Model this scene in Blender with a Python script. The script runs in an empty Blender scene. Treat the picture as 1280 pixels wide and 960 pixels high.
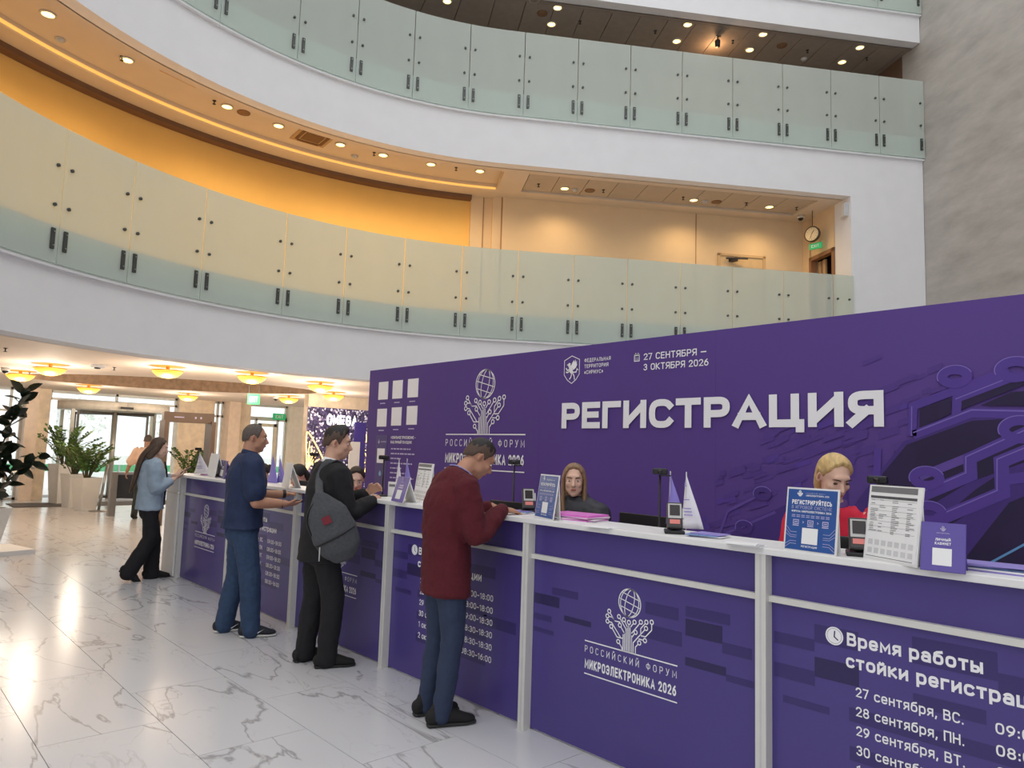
import bpy, bmesh, math, random
from mathutils import Vector, Matrix, noise
random.seed(7)
R = math.radians
D = bpy.data
scene = bpy.context.scene
col = scene.collection
V = Vector

# ------------------------------------------------------------------ camera
CAM_H = 1.588; FPX = 904.4; YAW = 0.7414756; PITCH = 0.0957225; ROLL = 0.0313838
_f = V((-math.cos(YAW)*math.cos(PITCH), math.sin(YAW)*math.cos(PITCH), math.sin(PITCH)))
_r = _f.cross(V((0, 0, 1))).normalized(); _u = _r.cross(_f)
_c, _s = math.cos(ROLL), math.sin(ROLL)
CR = _c*_r + _s*_u; CU = -_s*_r + _c*_u; CF = _f
CAM = V((0, 0, CAM_H))
cd = D.cameras.new('camera'); cam = D.objects.new('camera', cd); col.objects.link(cam)
cd.sensor_width = 36.0; cd.lens = 36.0*FPX/1280.0; cd.clip_start = 0.05; cd.clip_end = 300
cam.matrix_world = Matrix(((CR.x, CU.x, -CF.x, 0), (CR.y, CU.y, -CF.y, 0), (CR.z, CU.z, -CF.z, CAM_H), (0, 0, 0, 1)))
scene.camera = cam

# ------------------------------------------------------------------ world, exposure
w = D.worlds.new('overcast_sky'); scene.world = w; w.use_nodes = True
bg = w.node_tree.nodes['Background']
bg.inputs[0].default_value = (0.96, 0.975, 1.0, 1); bg.inputs[1].default_value = 1.4
vs = scene.view_settings
vs.view_transform = 'Standard'; vs.look = 'None'; vs.gamma = 1.0; vs.use_curve_mapping = False
vs.exposure = 0.0
scene.cycles.transparent_max_bounces = 32

# pixel -> direction -> point on a known plane
def ray(x, y): return CR*((x-640)/FPX) - CU*((y-480)/FPX) + CF
def onz(x, y, z): d = ray(x, y); return CAM + d*((z-CAM_H)/d.z)
def ony(x, y, Y): d = ray(x, y); return CAM + d*(Y/d.y)
def onx(x, y, X): d = ray(x, y); return CAM + d*(X/d.x)

# ------------------------------------------------------------------ materials
def lin(c):
    return tuple(((v/255)/12.92 if v/255 <= .04045 else ((v/255+.055)/1.055)**2.4) for v in c)
MATS = {}
def mat(name, rgb, rough=.5, metal=0., var=.06, scale=8., bump=0., spec=.5, emit=None, estr=0., stretch=(1, 1, 1), sheen=0., coat=0.):
    if name in MATS: return MATS[name]
    m = D.materials.new(name); m.use_nodes = True; nt = m.node_tree; N = nt.nodes; L = nt.links
    b = N['Principled BSDF']; c = lin(rgb)
    b.inputs['Roughness'].default_value = rough; b.inputs['Metallic'].default_value = metal
    b.inputs['Specular IOR Level'].default_value = spec
    if coat: b.inputs['Coat Weight'].default_value = coat
    if sheen: b.inputs['Sheen Weight'].default_value = sheen
    tc = N.new('ShaderNodeTexCoord'); mp = N.new('ShaderNodeMapping'); no = N.new('ShaderNodeTexNoise'); rp = N.new('ShaderNodeValToRGB')
    mp.inputs['Scale'].default_value = stretch
    no.inputs['Scale'].default_value = scale; no.inputs['Detail'].default_value = 5
    L.new(tc.outputs['Object'], mp.inputs[0]); L.new(mp.outputs[0], no.inputs['Vector']); L.new(no.outputs[0], rp.inputs[0])
    rp.color_ramp.elements[0].position = .3; rp.color_ramp.elements[1].position = .7
    rp.color_ramp.elements[0].color = (*[max(0, v*(1-var)) for v in c], 1); rp.color_ramp.elements[1].color = (*[min(1, v*(1+var)) for v in c], 1)
    L.new(rp.outputs[0], b.inputs['Base Color'])
    if bump:
        bp = N.new('ShaderNodeBump'); bp.inputs['Strength'].default_value = bump; bp.inputs['Distance'].default_value = .02
        L.new(no.outputs[0], bp.inputs['Height']); L.new(bp.outputs[0], b.inputs['Normal'])
    if emit:
        b.inputs['Emission Color'].default_value = (*lin(emit), 1); b.inputs['Emission Strength'].default_value = estr
    MATS[name] = m; return m

def glassmat(name, tint, transp, diff, gloss=.08, rough=.05, transl=.5):
    m = D.materials.new(name); m.use_nodes = True; nt = m.node_tree; N = nt.nodes; L = nt.links
    N.remove(N['Principled BSDF']); out = N['Material Output']
    tr = N.new('ShaderNodeBsdfTransparent'); tr.inputs[0].default_value = (*lin(tint), 1)
    df = N.new('ShaderNodeBsdfDiffuse'); df.inputs[0].default_value = (*lin(diff), 1)
    tl = N.new('ShaderNodeBsdfTranslucent'); tl.inputs[0].default_value = (*lin(diff), 1)
    gl = N.new('ShaderNodeBsdfGlossy'); gl.inputs['Roughness'].default_value = rough
    no = N.new('ShaderNodeTexNoise'); no.inputs['Scale'].default_value = 1.5
    m1 = N.new('ShaderNodeMixShader'); m1.inputs[0].default_value = transl; L.new(df.outputs[0], m1.inputs[1]); L.new(tl.outputs[0], m1.inputs[2])
    m2 = N.new('ShaderNodeMixShader'); L.new(m1.outputs[0], m2.inputs[1]); L.new(tr.outputs[0], m2.inputs[2])
    mr = N.new('ShaderNodeMapRange'); mr.inputs['To Min'].default_value = max(0, transp-.03); mr.inputs['To Max'].default_value = min(1, transp+.03)
    L.new(no.outputs[0], mr.inputs[0]); L.new(mr.outputs[0], m2.inputs[0])
    fr = N.new('ShaderNodeFresnel'); fr.inputs[0].default_value = 1.5
    ma = N.new('ShaderNodeMath'); ma.operation = 'MULTIPLY'; ma.inputs[1].default_value = gloss/.04; L.new(fr.outputs[0], ma.inputs[0]); ma.use_clamp = True
    ge = N.new('ShaderNodeNewGeometry'); fb = N.new('ShaderNodeMath'); fb.operation = 'SUBTRACT'; fb.inputs[0].default_value = 1.; L.new(ge.outputs['Backfacing'], fb.inputs[1])
    mf = N.new('ShaderNodeMath'); mf.operation = 'MULTIPLY'; L.new(ma.outputs[0], mf.inputs[0]); L.new(fb.outputs[0], mf.inputs[1])   # only the outer face mirrors
    m3 = N.new('ShaderNodeMixShader'); L.new(mf.outputs[0], m3.inputs[0]); L.new(m2.outputs[0], m3.inputs[1]); L.new(gl.outputs[0], m3.inputs[2])
    L.new(m3.outputs[0], out.inputs[0]); MATS[name] = m; return m

# marble floor: veins follow each tile's own random offset
def marble():
    m = D.materials.new('white_marble_tile'); m.use_nodes = True; nt = m.node_tree; N = nt.nodes; L = nt.links
    b = N['Principled BSDF']; b.inputs['Roughness'].default_value = .2; b.inputs['Specular IOR Level'].default_value = .55
    tc = N.new('ShaderNodeTexCoord'); oi = N.new('ShaderNodeObjectInfo'); va = N.new('ShaderNodeVectorMath'); va.operation = 'SCALE'
    cx = N.new('ShaderNodeCombineXYZ')
    for i in range(3): L.new(oi.outputs['Random'], cx.inputs[i])
    L.new(cx.outputs[0], va.inputs[0]); va.inputs['Scale'].default_value = 37.
    ad = N.new('ShaderNodeVectorMath'); ad.operation = 'ADD'; L.new(tc.outputs['Object'], ad.inputs[0]); L.new(va.outputs[0], ad.inputs[1])
    mp = N.new('ShaderNodeMapping'); mp.inputs['Rotation'].default_value = (0, 0, R(32)); mp.inputs['Scale'].default_value = (.75, 2.0, 1)
    L.new(ad.outputs[0], mp.inputs[0])
    def vein(scale, dist, w0, w1, detail=6):
        n = N.new('ShaderNodeTexNoise'); n.inputs['Scale'].default_value = scale; n.inputs['Detail'].default_value = detail; n.inputs['Distortion'].default_value = dist
        L.new(mp.outputs[0], n.inputs['Vector'])
        s = N.new('ShaderNodeMath'); s.operation = 'SUBTRACT'; s.inputs[1].default_value = .5; L.new(n.outputs[0], s.inputs[0])
        a = N.new('ShaderNodeMath'); a.operation = 'ABSOLUTE'; L.new(s.outputs[0], a.inputs[0])
        r = N.new('ShaderNodeMapRange'); r.inputs['From Min'].default_value = w0; r.inputs['From Max'].default_value = w1; r.inputs['To Min'].default_value = 1; r.inputs['To Max'].default_value = 0
        L.new(a.outputs[0], r.inputs[0]); return r
    v1 = vein(.8, .5, .0, .011); v2 = vein(2.2, .9, .0, .012, 8)
    msk = N.new('ShaderNodeTexNoise'); msk.inputs['Scale'].default_value = 1.3; L.new(ad.outputs[0], msk.inputs['Vector'])
    mr = N.new('ShaderNodeMapRange'); mr.inputs['From Min'].default_value = .45; mr.inputs['From Max'].default_value = .62; L.new(msk.outputs[0], mr.inputs[0])
    mu = N.new('ShaderNodeMath'); mu.operation = 'MULTIPLY'; L.new(v2.outputs[0], mu.inputs[0]); L.new(mr.outputs[0], mu.inputs[1])
    mu2 = N.new('ShaderNodeMath'); mu2.operation = 'MULTIPLY'; mu2.inputs[1].default_value = .6; L.new(mu.outputs[0], mu2.inputs[0])
    mx = N.new('ShaderNodeMath'); mx.operation = 'MAXIMUM'; L.new(v1.outputs[0], mx.inputs[0]); L.new(mu2.outputs[0], mx.inputs[1])
    c = N.new('ShaderNodeMix'); c.data_type = 'RGBA'; c.inputs['A'].default_value = (*lin((211, 211, 214)), 1); c.inputs['B'].default_value = (*lin((164, 162, 164)), 1)
    L.new(mx.outputs[0], c.inputs['Factor']); L.new(c.outputs['Result'], b.inputs['Base Color'])
    MATS[m.name] = m; return m

# concrete: board-marked streaks
def concrete():
    m = D.materials.new('board_marked_concrete'); m.use_nodes = True; nt = m.node_tree; N = nt.nodes; L = nt.links
    b = N['Principled BSDF']; b.inputs['Roughness'].default_value = .85
    tc = N.new('ShaderNodeTexCoord'); mp = N.new('ShaderNodeMapping'); mp.inputs['Scale'].default_value = (.6, .6, 1.7)
    L.new(tc.outputs['Object'], mp.inputs[0])
    n1 = N.new('ShaderNodeTexNoise'); n1.inputs['Scale'].default_value = 1.7; n1.inputs['Detail'].default_value = 9; n1.inputs['Roughness'].default_value = .65; L.new(mp.outputs[0], n1.inputs['Vector'])
    n2 = N.new('ShaderNodeTexNoise'); n2.inputs['Scale'].default_value = .35; n2.inputs['Detail'].default_value = 3; L.new(tc.outputs['Object'], n2.inputs['Vector'])
    r1 = N.new('ShaderNodeValToRGB'); r1.color_ramp.elements[0].position = .32; r1.color_ramp.elements[1].position = .72
    r1.color_ramp.elements[0].color = (*lin((166, 160, 153)), 1); r1.color_ramp.elements[1].color = (*lin((194, 188, 181)), 1)
    L.new(n1.outputs[0], r1.inputs[0])
    mx = N.new('ShaderNodeMix'); mx.data_type = 'RGBA'; mx.blend_type = 'MULTIPLY'; mx.inputs['Factor'].default_value = .35
    L.new(r1.outputs[0], mx.inputs['A']); r2 = N.new('ShaderNodeValToRGB'); r2.color_ramp.elements[0].color = (.75, .74, .73, 1); r2.color_ramp.elements[1].color = (1, 1, 1, 1)
    L.new(n2.outputs[0], r2.inputs[0]); L.new(r2.outputs[0], mx.inputs['B']); L.new(mx.outputs['Result'], b.inputs['Base Color'])
    bp = N.new('ShaderNodeBump'); bp.inputs['Strength'].default_value = .3; bp.inputs['Distance'].default_value = .03; L.new(n1.outputs[0], bp.inputs['Height']); L.new(bp.outputs[0], b.inputs['Normal'])
    MATS[m.name] = m; return m

M_TILE = marble(); M_CONC = concrete()
M_GROUT = mat('grey_grout', (150, 150, 150), .8)
M_WHITE = mat('white_plaster', (236, 236, 238), .75, var=.02, scale=3, bump=.05)
M_PEACH = mat('peach_wall_paint', (232, 206, 170), .8, var=.02, scale=3)
M_PEACH_LIT = mat('peach_wall_warm_glow', (250, 204, 120), .8, var=.02, scale=3)  # warm downlight glow put into the colour of this peach wall
M_CEIL = mat('cream_ceiling_paint', (222, 208, 192), .8, var=.02, scale=3)
M_CEILP = mat('grey_beige_ceiling_panel', (196, 182, 166), .7, var=.04)
M_LOBBY = mat('peach_ceiling_paint', (240, 222, 204), .7, var=.02)
M_MARB = mat('beige_stone_cladding', (242, 222, 196), .45, var=.14, scale=5)
M_BROWN = mat('brown_stone_ring', (190, 160, 132), .6, var=.2, scale=9)
M_GFLOOR = mat('gallery_floor_stone', (170, 160, 150), .5)
M_RAIL = glassmat('frosted_balustrade_glass', (238, 250, 246), .47, (230, 234, 228), .04, .1, .22)
M_PANE = glassmat('clear_window_glass', (252, 254, 253), .985, (220, 230, 228), .03, .02)
M_STEEL = mat('brushed_steel', (170, 170, 170), .35, .9, var=.05)
M_DSTEEL = mat('dark_bracket_steel', (88, 90, 88), .45, .7)
M_BLACK = mat('black_plastic', (20, 20, 22), .4)
M_DGREY = mat('dark_grey_plastic', (52, 52, 55), .5)
M_LGREY = mat('light_grey_plastic', (200, 200, 202), .45)
M_WFRAME = mat('white_laminate', (232, 231, 230), .4, var=.015)
M_POST = mat('white_aluminium_post', (216, 214, 208), .4, var=.03)
M_PURP = mat('purple_counter_vinyl', (76, 63, 132), .32, var=.05, scale=1.2, spec=.5)
M_PURPD = mat('dark_purple_print', (58, 47, 108), .35, var=.03, scale=2)
M_PURPDD = mat('deep_purple_print', (46, 37, 86), .38, var=.03, scale=2)
M_BACK = mat('violet_backdrop_fabric', (86, 59, 137), .7, var=.07, scale=.6)
M_BK1 = mat('violet_print_dark', (66, 42, 120), .7, var=.08, scale=3)
M_BK2 = mat('violet_print_darkest', (36, 20, 64), .7, var=.25, scale=2)
M_BK3 = mat('violet_print_light', (92, 68, 150), .7, var=.06, scale=3)
M_BK4 = mat('violet_print_mid', (82, 56, 146), .7, var=.06, scale=3)
M_BKL = mat('lilac_print_line', (122, 102, 184), .7)
M_BKP = mat('violet_pixel_print', (80, 54, 134), .7, var=.05, scale=3)
M_INK = mat('white_print', (244, 243, 246), .55, var=.01)
M_INKT = mat('light_lilac_print', (196, 188, 222), .55, var=.01)
M_PAPER = mat('white_paper', (238, 238, 238), .6, var=.01)
M_GINK = mat('grey_print', (120, 120, 122), .6)
M_BLUE = mat('blue_sign_print', (38, 82, 152), .35, var=.08, scale=9)
M_PINK = mat('pink_folder', (226, 126, 210), .4, var=.04)
M_LILAC = mat('lilac_paper', (150, 138, 206), .5, var=.05)
M_VIO = mat('violet_card', (92, 76, 160), .45, var=.05)
M_LAMP = mat('downlight_lens', (255, 240, 200), .5, emit=(255, 206, 120), estr=4.5)
M_COVE = mat('cove_led_strip', (255, 210, 120), .5, emit=(255, 196, 104), estr=.7)
M_BOWL = mat('amber_glass_bowl', (250, 200, 90), .4, emit=(255, 190, 70), estr=1.0)
M_GREEN = mat('green_exit_sign', (30, 150, 90), .5, emit=(40, 170, 105), estr=.5)
M_LEAFD = mat('dark_rubber_leaf', (30, 44, 32), .3, var=.25, scale=14)
M_LEAF = mat('glossy_green_leaf', (84, 116, 54), .4, var=.3, scale=12)
M_STEM = mat('green_brown_stem', (84, 82, 50), .6)
M_SOIL = mat('dark_soil', (40, 32, 28), .9, var=.3, scale=40)
M_POT = mat('white_planter', (232, 230, 226), .35, var=.02)
M_MATD = mat('grey_entrance_mat', (96, 92, 92), .95, var=.2, scale=60)
M_RED = mat('red_plastic', (206, 30, 40), .4)
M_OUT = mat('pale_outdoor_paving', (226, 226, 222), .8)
M_SCREEN = mat('dark_screen', (34, 20, 24), .12)
M_LBROWN = mat('brown_metal_frame', (108, 88, 74), .45, .2)

# ------------------------------------------------------------------ mesh helpers
class MB:
    def __init__(s): s.v = []; s.f = []
    def add(s, vs, fs):
        k = len(s.v); s.v += [tuple(p) for p in vs]; s.f += [tuple(i+k for i in f) for f in fs]; return s
    def box(s, c, d, M=None):
        x, y, z = d[0]/2, d[1]/2, d[2]/2
        p = [V((a*x, b*y, e*z)) for e in (-1, 1) for b in (-1, 1) for a in (-1, 1)]
        if M is not None: p = [M @ q for q in p]
        p = [q + V(c) for q in p]
        return s.add(p, [(0, 2, 3, 1), (4, 5, 7, 6), (0, 1, 5, 4), (2, 6, 7, 3), (0, 4, 6, 2), (1, 3, 7, 5)])
    def bb(s, a, b):
        a, b = V(a), V(b); return s.box((a+b)/2, [abs(t) for t in (b-a)])
    def prism(s, pts, off):                 # polygon of 3-D points extruded by a vector
        n = len(pts); off = V(off); p = [V(q) for q in pts]
        return s.add(p + [q+off for q in p], [tuple(range(n))[::-1], tuple(range(n, 2*n))] + [(i, (i+1) % n, n+(i+1) % n, n+i) for i in range(n)])
    def poly(s, pts): return s.add([V(q) for q in pts], [tuple(range(len(pts)))])
    def bar(s, a, b, w, h=None, up=(0, 0, 1)):
        a, b = V(a), V(b); t = (b-a).normalized(); u = V(up); sd = t.cross(u)
        if sd.length < 1e-4: sd = t.cross(V((1, 0, 0)))
        sd.normalize(); u = sd.cross(t); h = h or w
        q = [sd*(w/2)*i + u*(h/2)*j for i, j in ((-1, -1), (1, -1), (1, 1), (-1, 1))]
        return s.prism([a+k for k in q], b-a)
    def tube(s, pts, rad, side=(1, 0, 0), n=12, sub=3, cap=True):
        P = [V(p) for p in pts]; Rr = [(r, r) if not isinstance(r, (tuple, list)) else tuple(r) for r in rad]
        if sub > 1 and len(P) > 2:
            Q, S = [], []
            for i in range(len(P)-1):
                p0 = P[max(i-1, 0)]; p1 = P[i]; p2 = P[i+1]; p3 = P[min(i+2, len(P)-1)]
                for k in range(sub):
                    t = k/sub
                    Q.append(.5*((2*p1)+(p2-p0)*t+(2*p0-5*p1+4*p2-p3)*t*t+(3*p1-p0-3*p2+p3)*t**3))
                    S.append(tuple(Rr[i][j]*(1-t)+Rr[i+1][j]*t for j in (0, 1)))
            Q.append(P[-1]); S.append(Rr[-1]); P, Rr = Q, S
        rings = []; sd = V(side)
        for i, p in enumerate(P):
            t = (P[min(i+1, len(P)-1)]-P[max(i-1, 0)]).normalized()
            a = sd - t*sd.dot(t)
            if a.length < .15: a = t.cross(V((0, 0, 1)));
            if a.length < .05: a = t.cross(V((0, 1, 0)))
            a.normalize(); b = t.cross(a); rings.append((p, a, b, t, Rr[i]))
        out = []
        if cap:
            p, a, b, t, r = rings[0]; m = min(r)
            for th in (75, 45, 20): k = math.cos(R(th)); out.append((p - t*m*math.sin(R(th)), a, b, (r[0]*k, r[1]*k)))
        out += [(p, a, b, r) for p, a, b, t, r in rings]
        if cap:
            p, a, b, t, r = rings[-1]; m = min(r)
            for th in (20, 45, 75): k = math.cos(R(th)); out.append((p + t*m*math.sin(R(th)), a, b, (r[0]*k, r[1]*k)))
        vs = []; fs = []
        for p, a, b, r in out:
            for j in range(n):
                th = 2*math.pi*j/n; vs.append(p + a*r[0]*math.cos(th) + b*r[1]*math.sin(th))
        for i in range(len(out)-1):
            for j in range(n):
                fs.append((i*n+j, i*n+(j+1) % n, (i+1)*n+(j+1) % n, (i+1)*n+j))
        fs.append(tuple(range(n))[::-1]); fs.append(tuple((len(out)-1)*n+j for j in range(n)))
        return s.add(vs, fs)
    def ell(s, c, r, M=None, nu=16, nv=10):
        c = V(c); vs = [V((0, 0, -1))]; fs = []
        for i in range(1, nv):
            ph = -math.pi/2 + math.pi*i/nv
            for j in range(nu): th = 2*math.pi*j/nu; vs.append(V((math.cos(ph)*math.cos(th), math.cos(ph)*math.sin(th), math.sin(ph))))
        vs.append(V((0, 0, 1))); last = len(vs)-1
        for j in range(nu): fs.append((0, 1+(j+1) % nu, 1+j)); fs.append((last, last-nu+j, last-nu+(j+1) % nu))
        for i in range(nv-2):
            for j in range(nu): a = 1+i*nu+j; b = 1+i*nu+(j+1) % nu; fs.append((a, b, b+nu, a+nu))
        vs = [V((p.x*r[0], p.y*r[1], p.z*r[2])) for p in vs]
        if M is not None: vs = [M @ p for p in vs]
        return s.add([p+c for p in vs], fs)
    def lathe(s, prof, c=(0, 0, 0), n=24, axis=None, ring=False):   # prof: (radius, z)
        vs = []; fs = []; c = V(c); k = len(prof)
        for j in range(n):
            th = 2*math.pi*j/n
            for r, z in prof:
                p = V((r*math.cos(th), r*math.sin(th), z)); vs.append((axis @ p if axis is not None else p) + c)
        for j in range(n):
            for i in range(k if ring else k-1):
                i2 = (i+1) % k; fs.append((j*k+i, ((j+1) % n)*k+i, ((j+1) % n)*k+i2, j*k+i2))
        if ring: return s.add(vs, fs)
        if prof[0][0] > 1e-5: fs.append(tuple(j*k for j in range(n))[::-1])
        if prof[-1][0] > 1e-5: fs.append(tuple(j*k+k-1 for j in range(n)))
        return s.add(vs, fs)
    def mesh(s, name, m, smooth=False):
        me = D.meshes.new(name); me.from_pydata(s.v, [], s.f); me.materials.append(m)
        if smooth: me.polygons.foreach_set('use_smooth', [True]*len(me.polygons))
        me.update(); return me
    def build(s, name, m, parent=None, smooth=False, loc=None):
        o = D.objects.new(name, s.mesh(name, m, smooth)); col.objects.link(o)
        if parent is not None: o.parent = parent
        if loc is not None: o.location = loc
        return o
def inst(me, name, parent=None, loc=(0, 0, 0), rot=(0, 0, 0), sc=None):
    o = D.objects.new(name, me); col.objects.link(o); o.parent = parent; o.location = loc; o.rotation_euler = rot
    if sc: o.scale = sc
    return o
def bevel(o, wd=.004, seg=2):
    md = o.modifiers.new('bevel', 'BEVEL'); md.width = wd; md.segments = seg; md.limit_method = 'ANGLE'; return o
def tag(o, label, cat, group=None, kind=None):
    if label: o['label'] = label
    if cat: o['category'] = cat
    if group: o['group'] = group
    if kind: o['kind'] = kind
    return o
def thing(name, label, cat, loc=(0, 0, 0), rz=0., group=None):
    o = D.objects.new(name, None); col.objects.link(o); o.empty_display_size = .1
    o.location = loc; o.rotation_euler = (0, 0, rz); return tag(o, label, cat, group)
def struct(o): o['kind'] = 'structure'; return o
def sstruct(name): 
    o = D.objects.new(name, None); col.objects.link(o); o['kind'] = 'structure'; return o
def lamp(kind, name, loc, power, color, parent=None, **kw):
    l = D.lights.new(name, kind); l.energy = power; l.color = color
    for k, v in kw.items(): setattr(l, k, v)
    o = D.objects.new(name, l); col.objects.link(o); o.location = loc; o.parent = parent; return o

# ------------------------------------------------------------------ stroke lettering
def _arc(cx, cy, rx, ry, a0, a1, n=9):
    return [(cx+rx*math.cos(R(a0+(a1-a0)*i/n)), cy+ry*math.sin(R(a0+(a1-a0)*i/n))) for i in range(n+1)]
def _rc(cx, cy, rx, ry, a0, a1, n=12):      # squarer bowl
    out = []
    for i in range(n+1):
        t = R(a0+(a1-a0)*i/n); c, s = math.cos(t), math.sin(t)
        out.append((cx+rx*math.copysign(abs(c)**.72, c), cy+ry*math.copysign(abs(s)**.72, s)))
    return out
_O = _rc(.31, .5, .31, .5, 90, 450, 24)
G_ = {
 'А': (.66, [[(0, 0), (.33, 1), (.66, 0)], [(.13, .3), (.53, .3)]]),
 'Б': (.56, [[(.52, 1), (0, 1), (0, 0), (.3, 0)] + _rc(.3, .28, .26, .28, -90, 90)[1:] + [(0, .56)]]),
 'В': (.57, [[(0, .54), (0, 1), (.28, 1)] + _rc(.28, .77, .24, .23, 90, -90)[1:] + [(0, .54)], [(0, .54), (0, 0), (.3, 0)] + _rc(.3, .27, .27, .27, -90, 90)[1:]]),
 'Г': (.48, [[(0, 0), (0, 1), (.48, 1)]]),
 'Д': (.70, [[(0, -.2), (0, 0), (.7, 0), (.7, -.2)], [(.1, 0), (.2, 1), (.58, 1), (.58, 0)]]),
 'Е': (.50, [[(.5, 1), (0, 1), (0, 0), (.5, 0)], [(0, .52), (.45, .52)]]),
 'Ж': (.86, [[(.43, 0), (.43, 1)], [(0, 1), (.38, .5), (0, 0)], [(.86, 1), (.48, .5), (.86, 0)]]),
 'З': (.52, [_arc(.24, .76, .24, .24, 150, -90) , _arc(.24, .26, .28, .26, 90, -150)]),
 'И': (.60, [[(0, 1), (0, 0)], [(.05, .13), (.55, .87)], [(.6, 1), (.6, 0)]]),
 'Й': (.60, [[(0, 1), (0, 0)], [(.05, .13), (.55, .87)], [(.6, 1), (.6, 0)], [(.16, 1.3), (.22, 1.19), (.38, 1.19), (.44, 1.3)]]),
 'К': (.58, [[(0, 0), (0, 1)], [(.54, 1), (.1, .5), (.58, 0)], [(0, .5), (.1, .5)]]),
 'Л': (.60, [[(0, 0), (.1, .06), (.15, 1), (.6, 1), (.6, 0)]]),
 'М': (.74, [[(0, 0), (0, 1), (.37, .25), (.74, 1), (.74, 0)]]),
 'Н': (.58, [[(0, 0), (0, 1)], [(.58, 0), (.58, 1)], [(0, .52), (.58, .52)]]),
 'О': (.62, [_O]),
 'П': (.58, [[(0, 0), (0, 1), (.58, 1), (.58, 0)]]),
 'Р': (.54, [[(0, 0), (0, 1), (.28, 1)] + _rc(.28, .72, .26, .28, 90, -90)[1:] + [(0, .44)]]),
 'С': (.58, [_rc(.31, .5, .31, .5, 38, 322, 20)]),
 'Т': (.56, [[(.28, 0), (.28, 1)], [(0, 1), (.56, 1)]]),
 'У': (.58, [[(0, 1), (.3, .34)], [(.58, 1), (.26, .1), (.16, 0), (.04, 0)]]),
 'Ф': (.74, [_rc(.37, .52, .37, .31, 90, 450, 22), [(.37, 0), (.37, 1.04)]]),
 'Х': (.58, [[(0, 0), (.58, 1)], [(0, 1), (.58, 0)]]),
 'Ц': (.66, [[(0, 1), (0, 0), (.66, 0), (.66, -.2)], [(.54, 1), (.54, 0)]]),
 'Ч': (.54, [[(0, 1), (0, .62)] + _rc(.2, .62, .2, .2, 180, 270)[1:] + [(.54, .42)], [(.54, 1), (.54, 0)]]),
 'Ш': (.82, [[(0, 1), (0, 0), (.82, 0), (.82, 1)], [(.41, 1), (.41, 0)]]),
 'Щ': (.90, [[(0, 1), (0, 0), (.9, 0), (.9, -.2)], [(.4, 1), (.4, 0)], [(.8, 1), (.8, 0)]]),
 'Ь': (.54, [[(0, 1), (0, 0), (.28, 0)] + _rc(.28, .28, .26, .28, -90, 90)[1:] + [(0, .56)]]),
 'Ы': (.74, [[(0, 1), (0, 0), (.26, 0)] + _rc(.26, .28, .24, .28, -90, 90)[1:] + [(0, .56)], [(.74, 1), (.74, 0)]]),
 'Э': (.58, [_rc(.27, .5, .31, .5, 142, -142, 20), [(.2, .5), (.56, .5)]]),
 'Ю': (.84, [[(0, 0), (0, 1)], [(0, .5), (.26, .5)], _rc(.55, .5, .29, .5, 90, 450, 22)]),
 'Я': (.55, [[(.55, 0), (.55, 1), (.27, 1)] + _rc(.27, .72, .26, .28, 90, 270)[1:] + [(.55, .44)], [(.3, .44), (0, 0)]]),
 'G': (.62, [_rc(.31, .5, .31, .5, 38, 360, 20) + [(.36, .48)]]),
 'X': (.58, [[(0, 0), (.58, 1)], [(0, 1), (.58, 0)]]), 'I': (.0, [[(0, 0), (0, 1)]]),
 '0': (.54, [_rc(.27, .5, .27, .5, 90, 450, 24)]),
 '1': (.28, [[(0, .8), (.24, .99), (.24, 0)]]),
 '2': (.52, [_arc(.26, .72, .26, .28, 165, -30, 10) + [(0, 0), (.54, 0)]]),
 '3': (.52, [_arc(.25, .75, .24, .25, 155, -90) , _arc(.25, .26, .27, .27, 90, -155)]),
 '4': (.56, [[(.42, 0), (.42, 1), (0, .26), (.56, .26)]]),
 '5': (.52, [[(.48, 1), (.06, 1), (.02, .5)] + _arc(.24, .31, .28, .31, 130, -150, 12)]),
 '6': (.54, [_arc(.27, .31, .27, .31, 150, 510, 18), [(.02, .36), (.1, .7), (.4, 1)]]),
 '7': (.50, [[(0, 1), (.5, 1), (.16, 0)]]),
 '8': (.54, [_arc(.27, .76, .23, .24, 90, 450, 16), _arc(.27, .27, .27, .27, 90, 450, 16)]),
 '9': (.54, [_arc(.27, .69, .27, .31, -30, 330, 18), [(.52, .64), (.44, .3), (.14, 0)]]),
 '.': (.06, [[(.03, 0), (.03, .02)]]), ',': (.08, [[(.06, .04), (.0, -.18)]]), ':': (.06, [[(.03, .06), (.03, .1)], [(.03, .6), (.03, .64)]]),
 '–': (.42, [[(0, .42), (.42, .42)]]), '—': (.7, [[(0, .42), (.7, .42)]]), '-': (.3, [[(0, .42), (.3, .42)]]),
 '«': (.4, [[(.2, .7), (0, .42), (.2, .14)], [(.4, .7), (.2, .42), (.4, .14)]]), '»': (.4, [[(0, .7), (.2, .42), (0, .14)], [(.2, .7), (.4, .42), (.2, .14)]]),
}
for a, b in zip('OMEAT', 'ОМЕАТ'): G_[a] = G_[b]
for lo, up in zip('вгдзийклмнпстцчшыьяжэ', 'ВГДЗИЙКЛМНПСТЦЧШЫЬЯЖЭ'):
    wd, st = G_[up]; G_[lo] = (wd*.84, [[(x*.84, y*.73) for x, y in s] for s in st])
G_['о'] = (.54, [_rc(.27, .365, .27, .365, 90, 450, 22)])
G_['с'] = (.5, [_rc(.27, .365, .27, .365, 40, 320, 18)])
G_['е'] = (.52, [[(.1, .36), (.42, .36)], _rc(.26, .365, .26, .365, 0, 318, 18)])
G_['р'] = (.54, [[(0, -.28), (0, .73)], _rc(.27, .365, .27, .365, 90, 450, 22)])
G_['а'] = (.5, [[(.5, 0), (.5, .5)] + _arc(.26, .5, .24, .23, 0, 150, 8)[1:], _rc(.24, .2, .24, .2, 90, 450, 16)])
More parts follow.
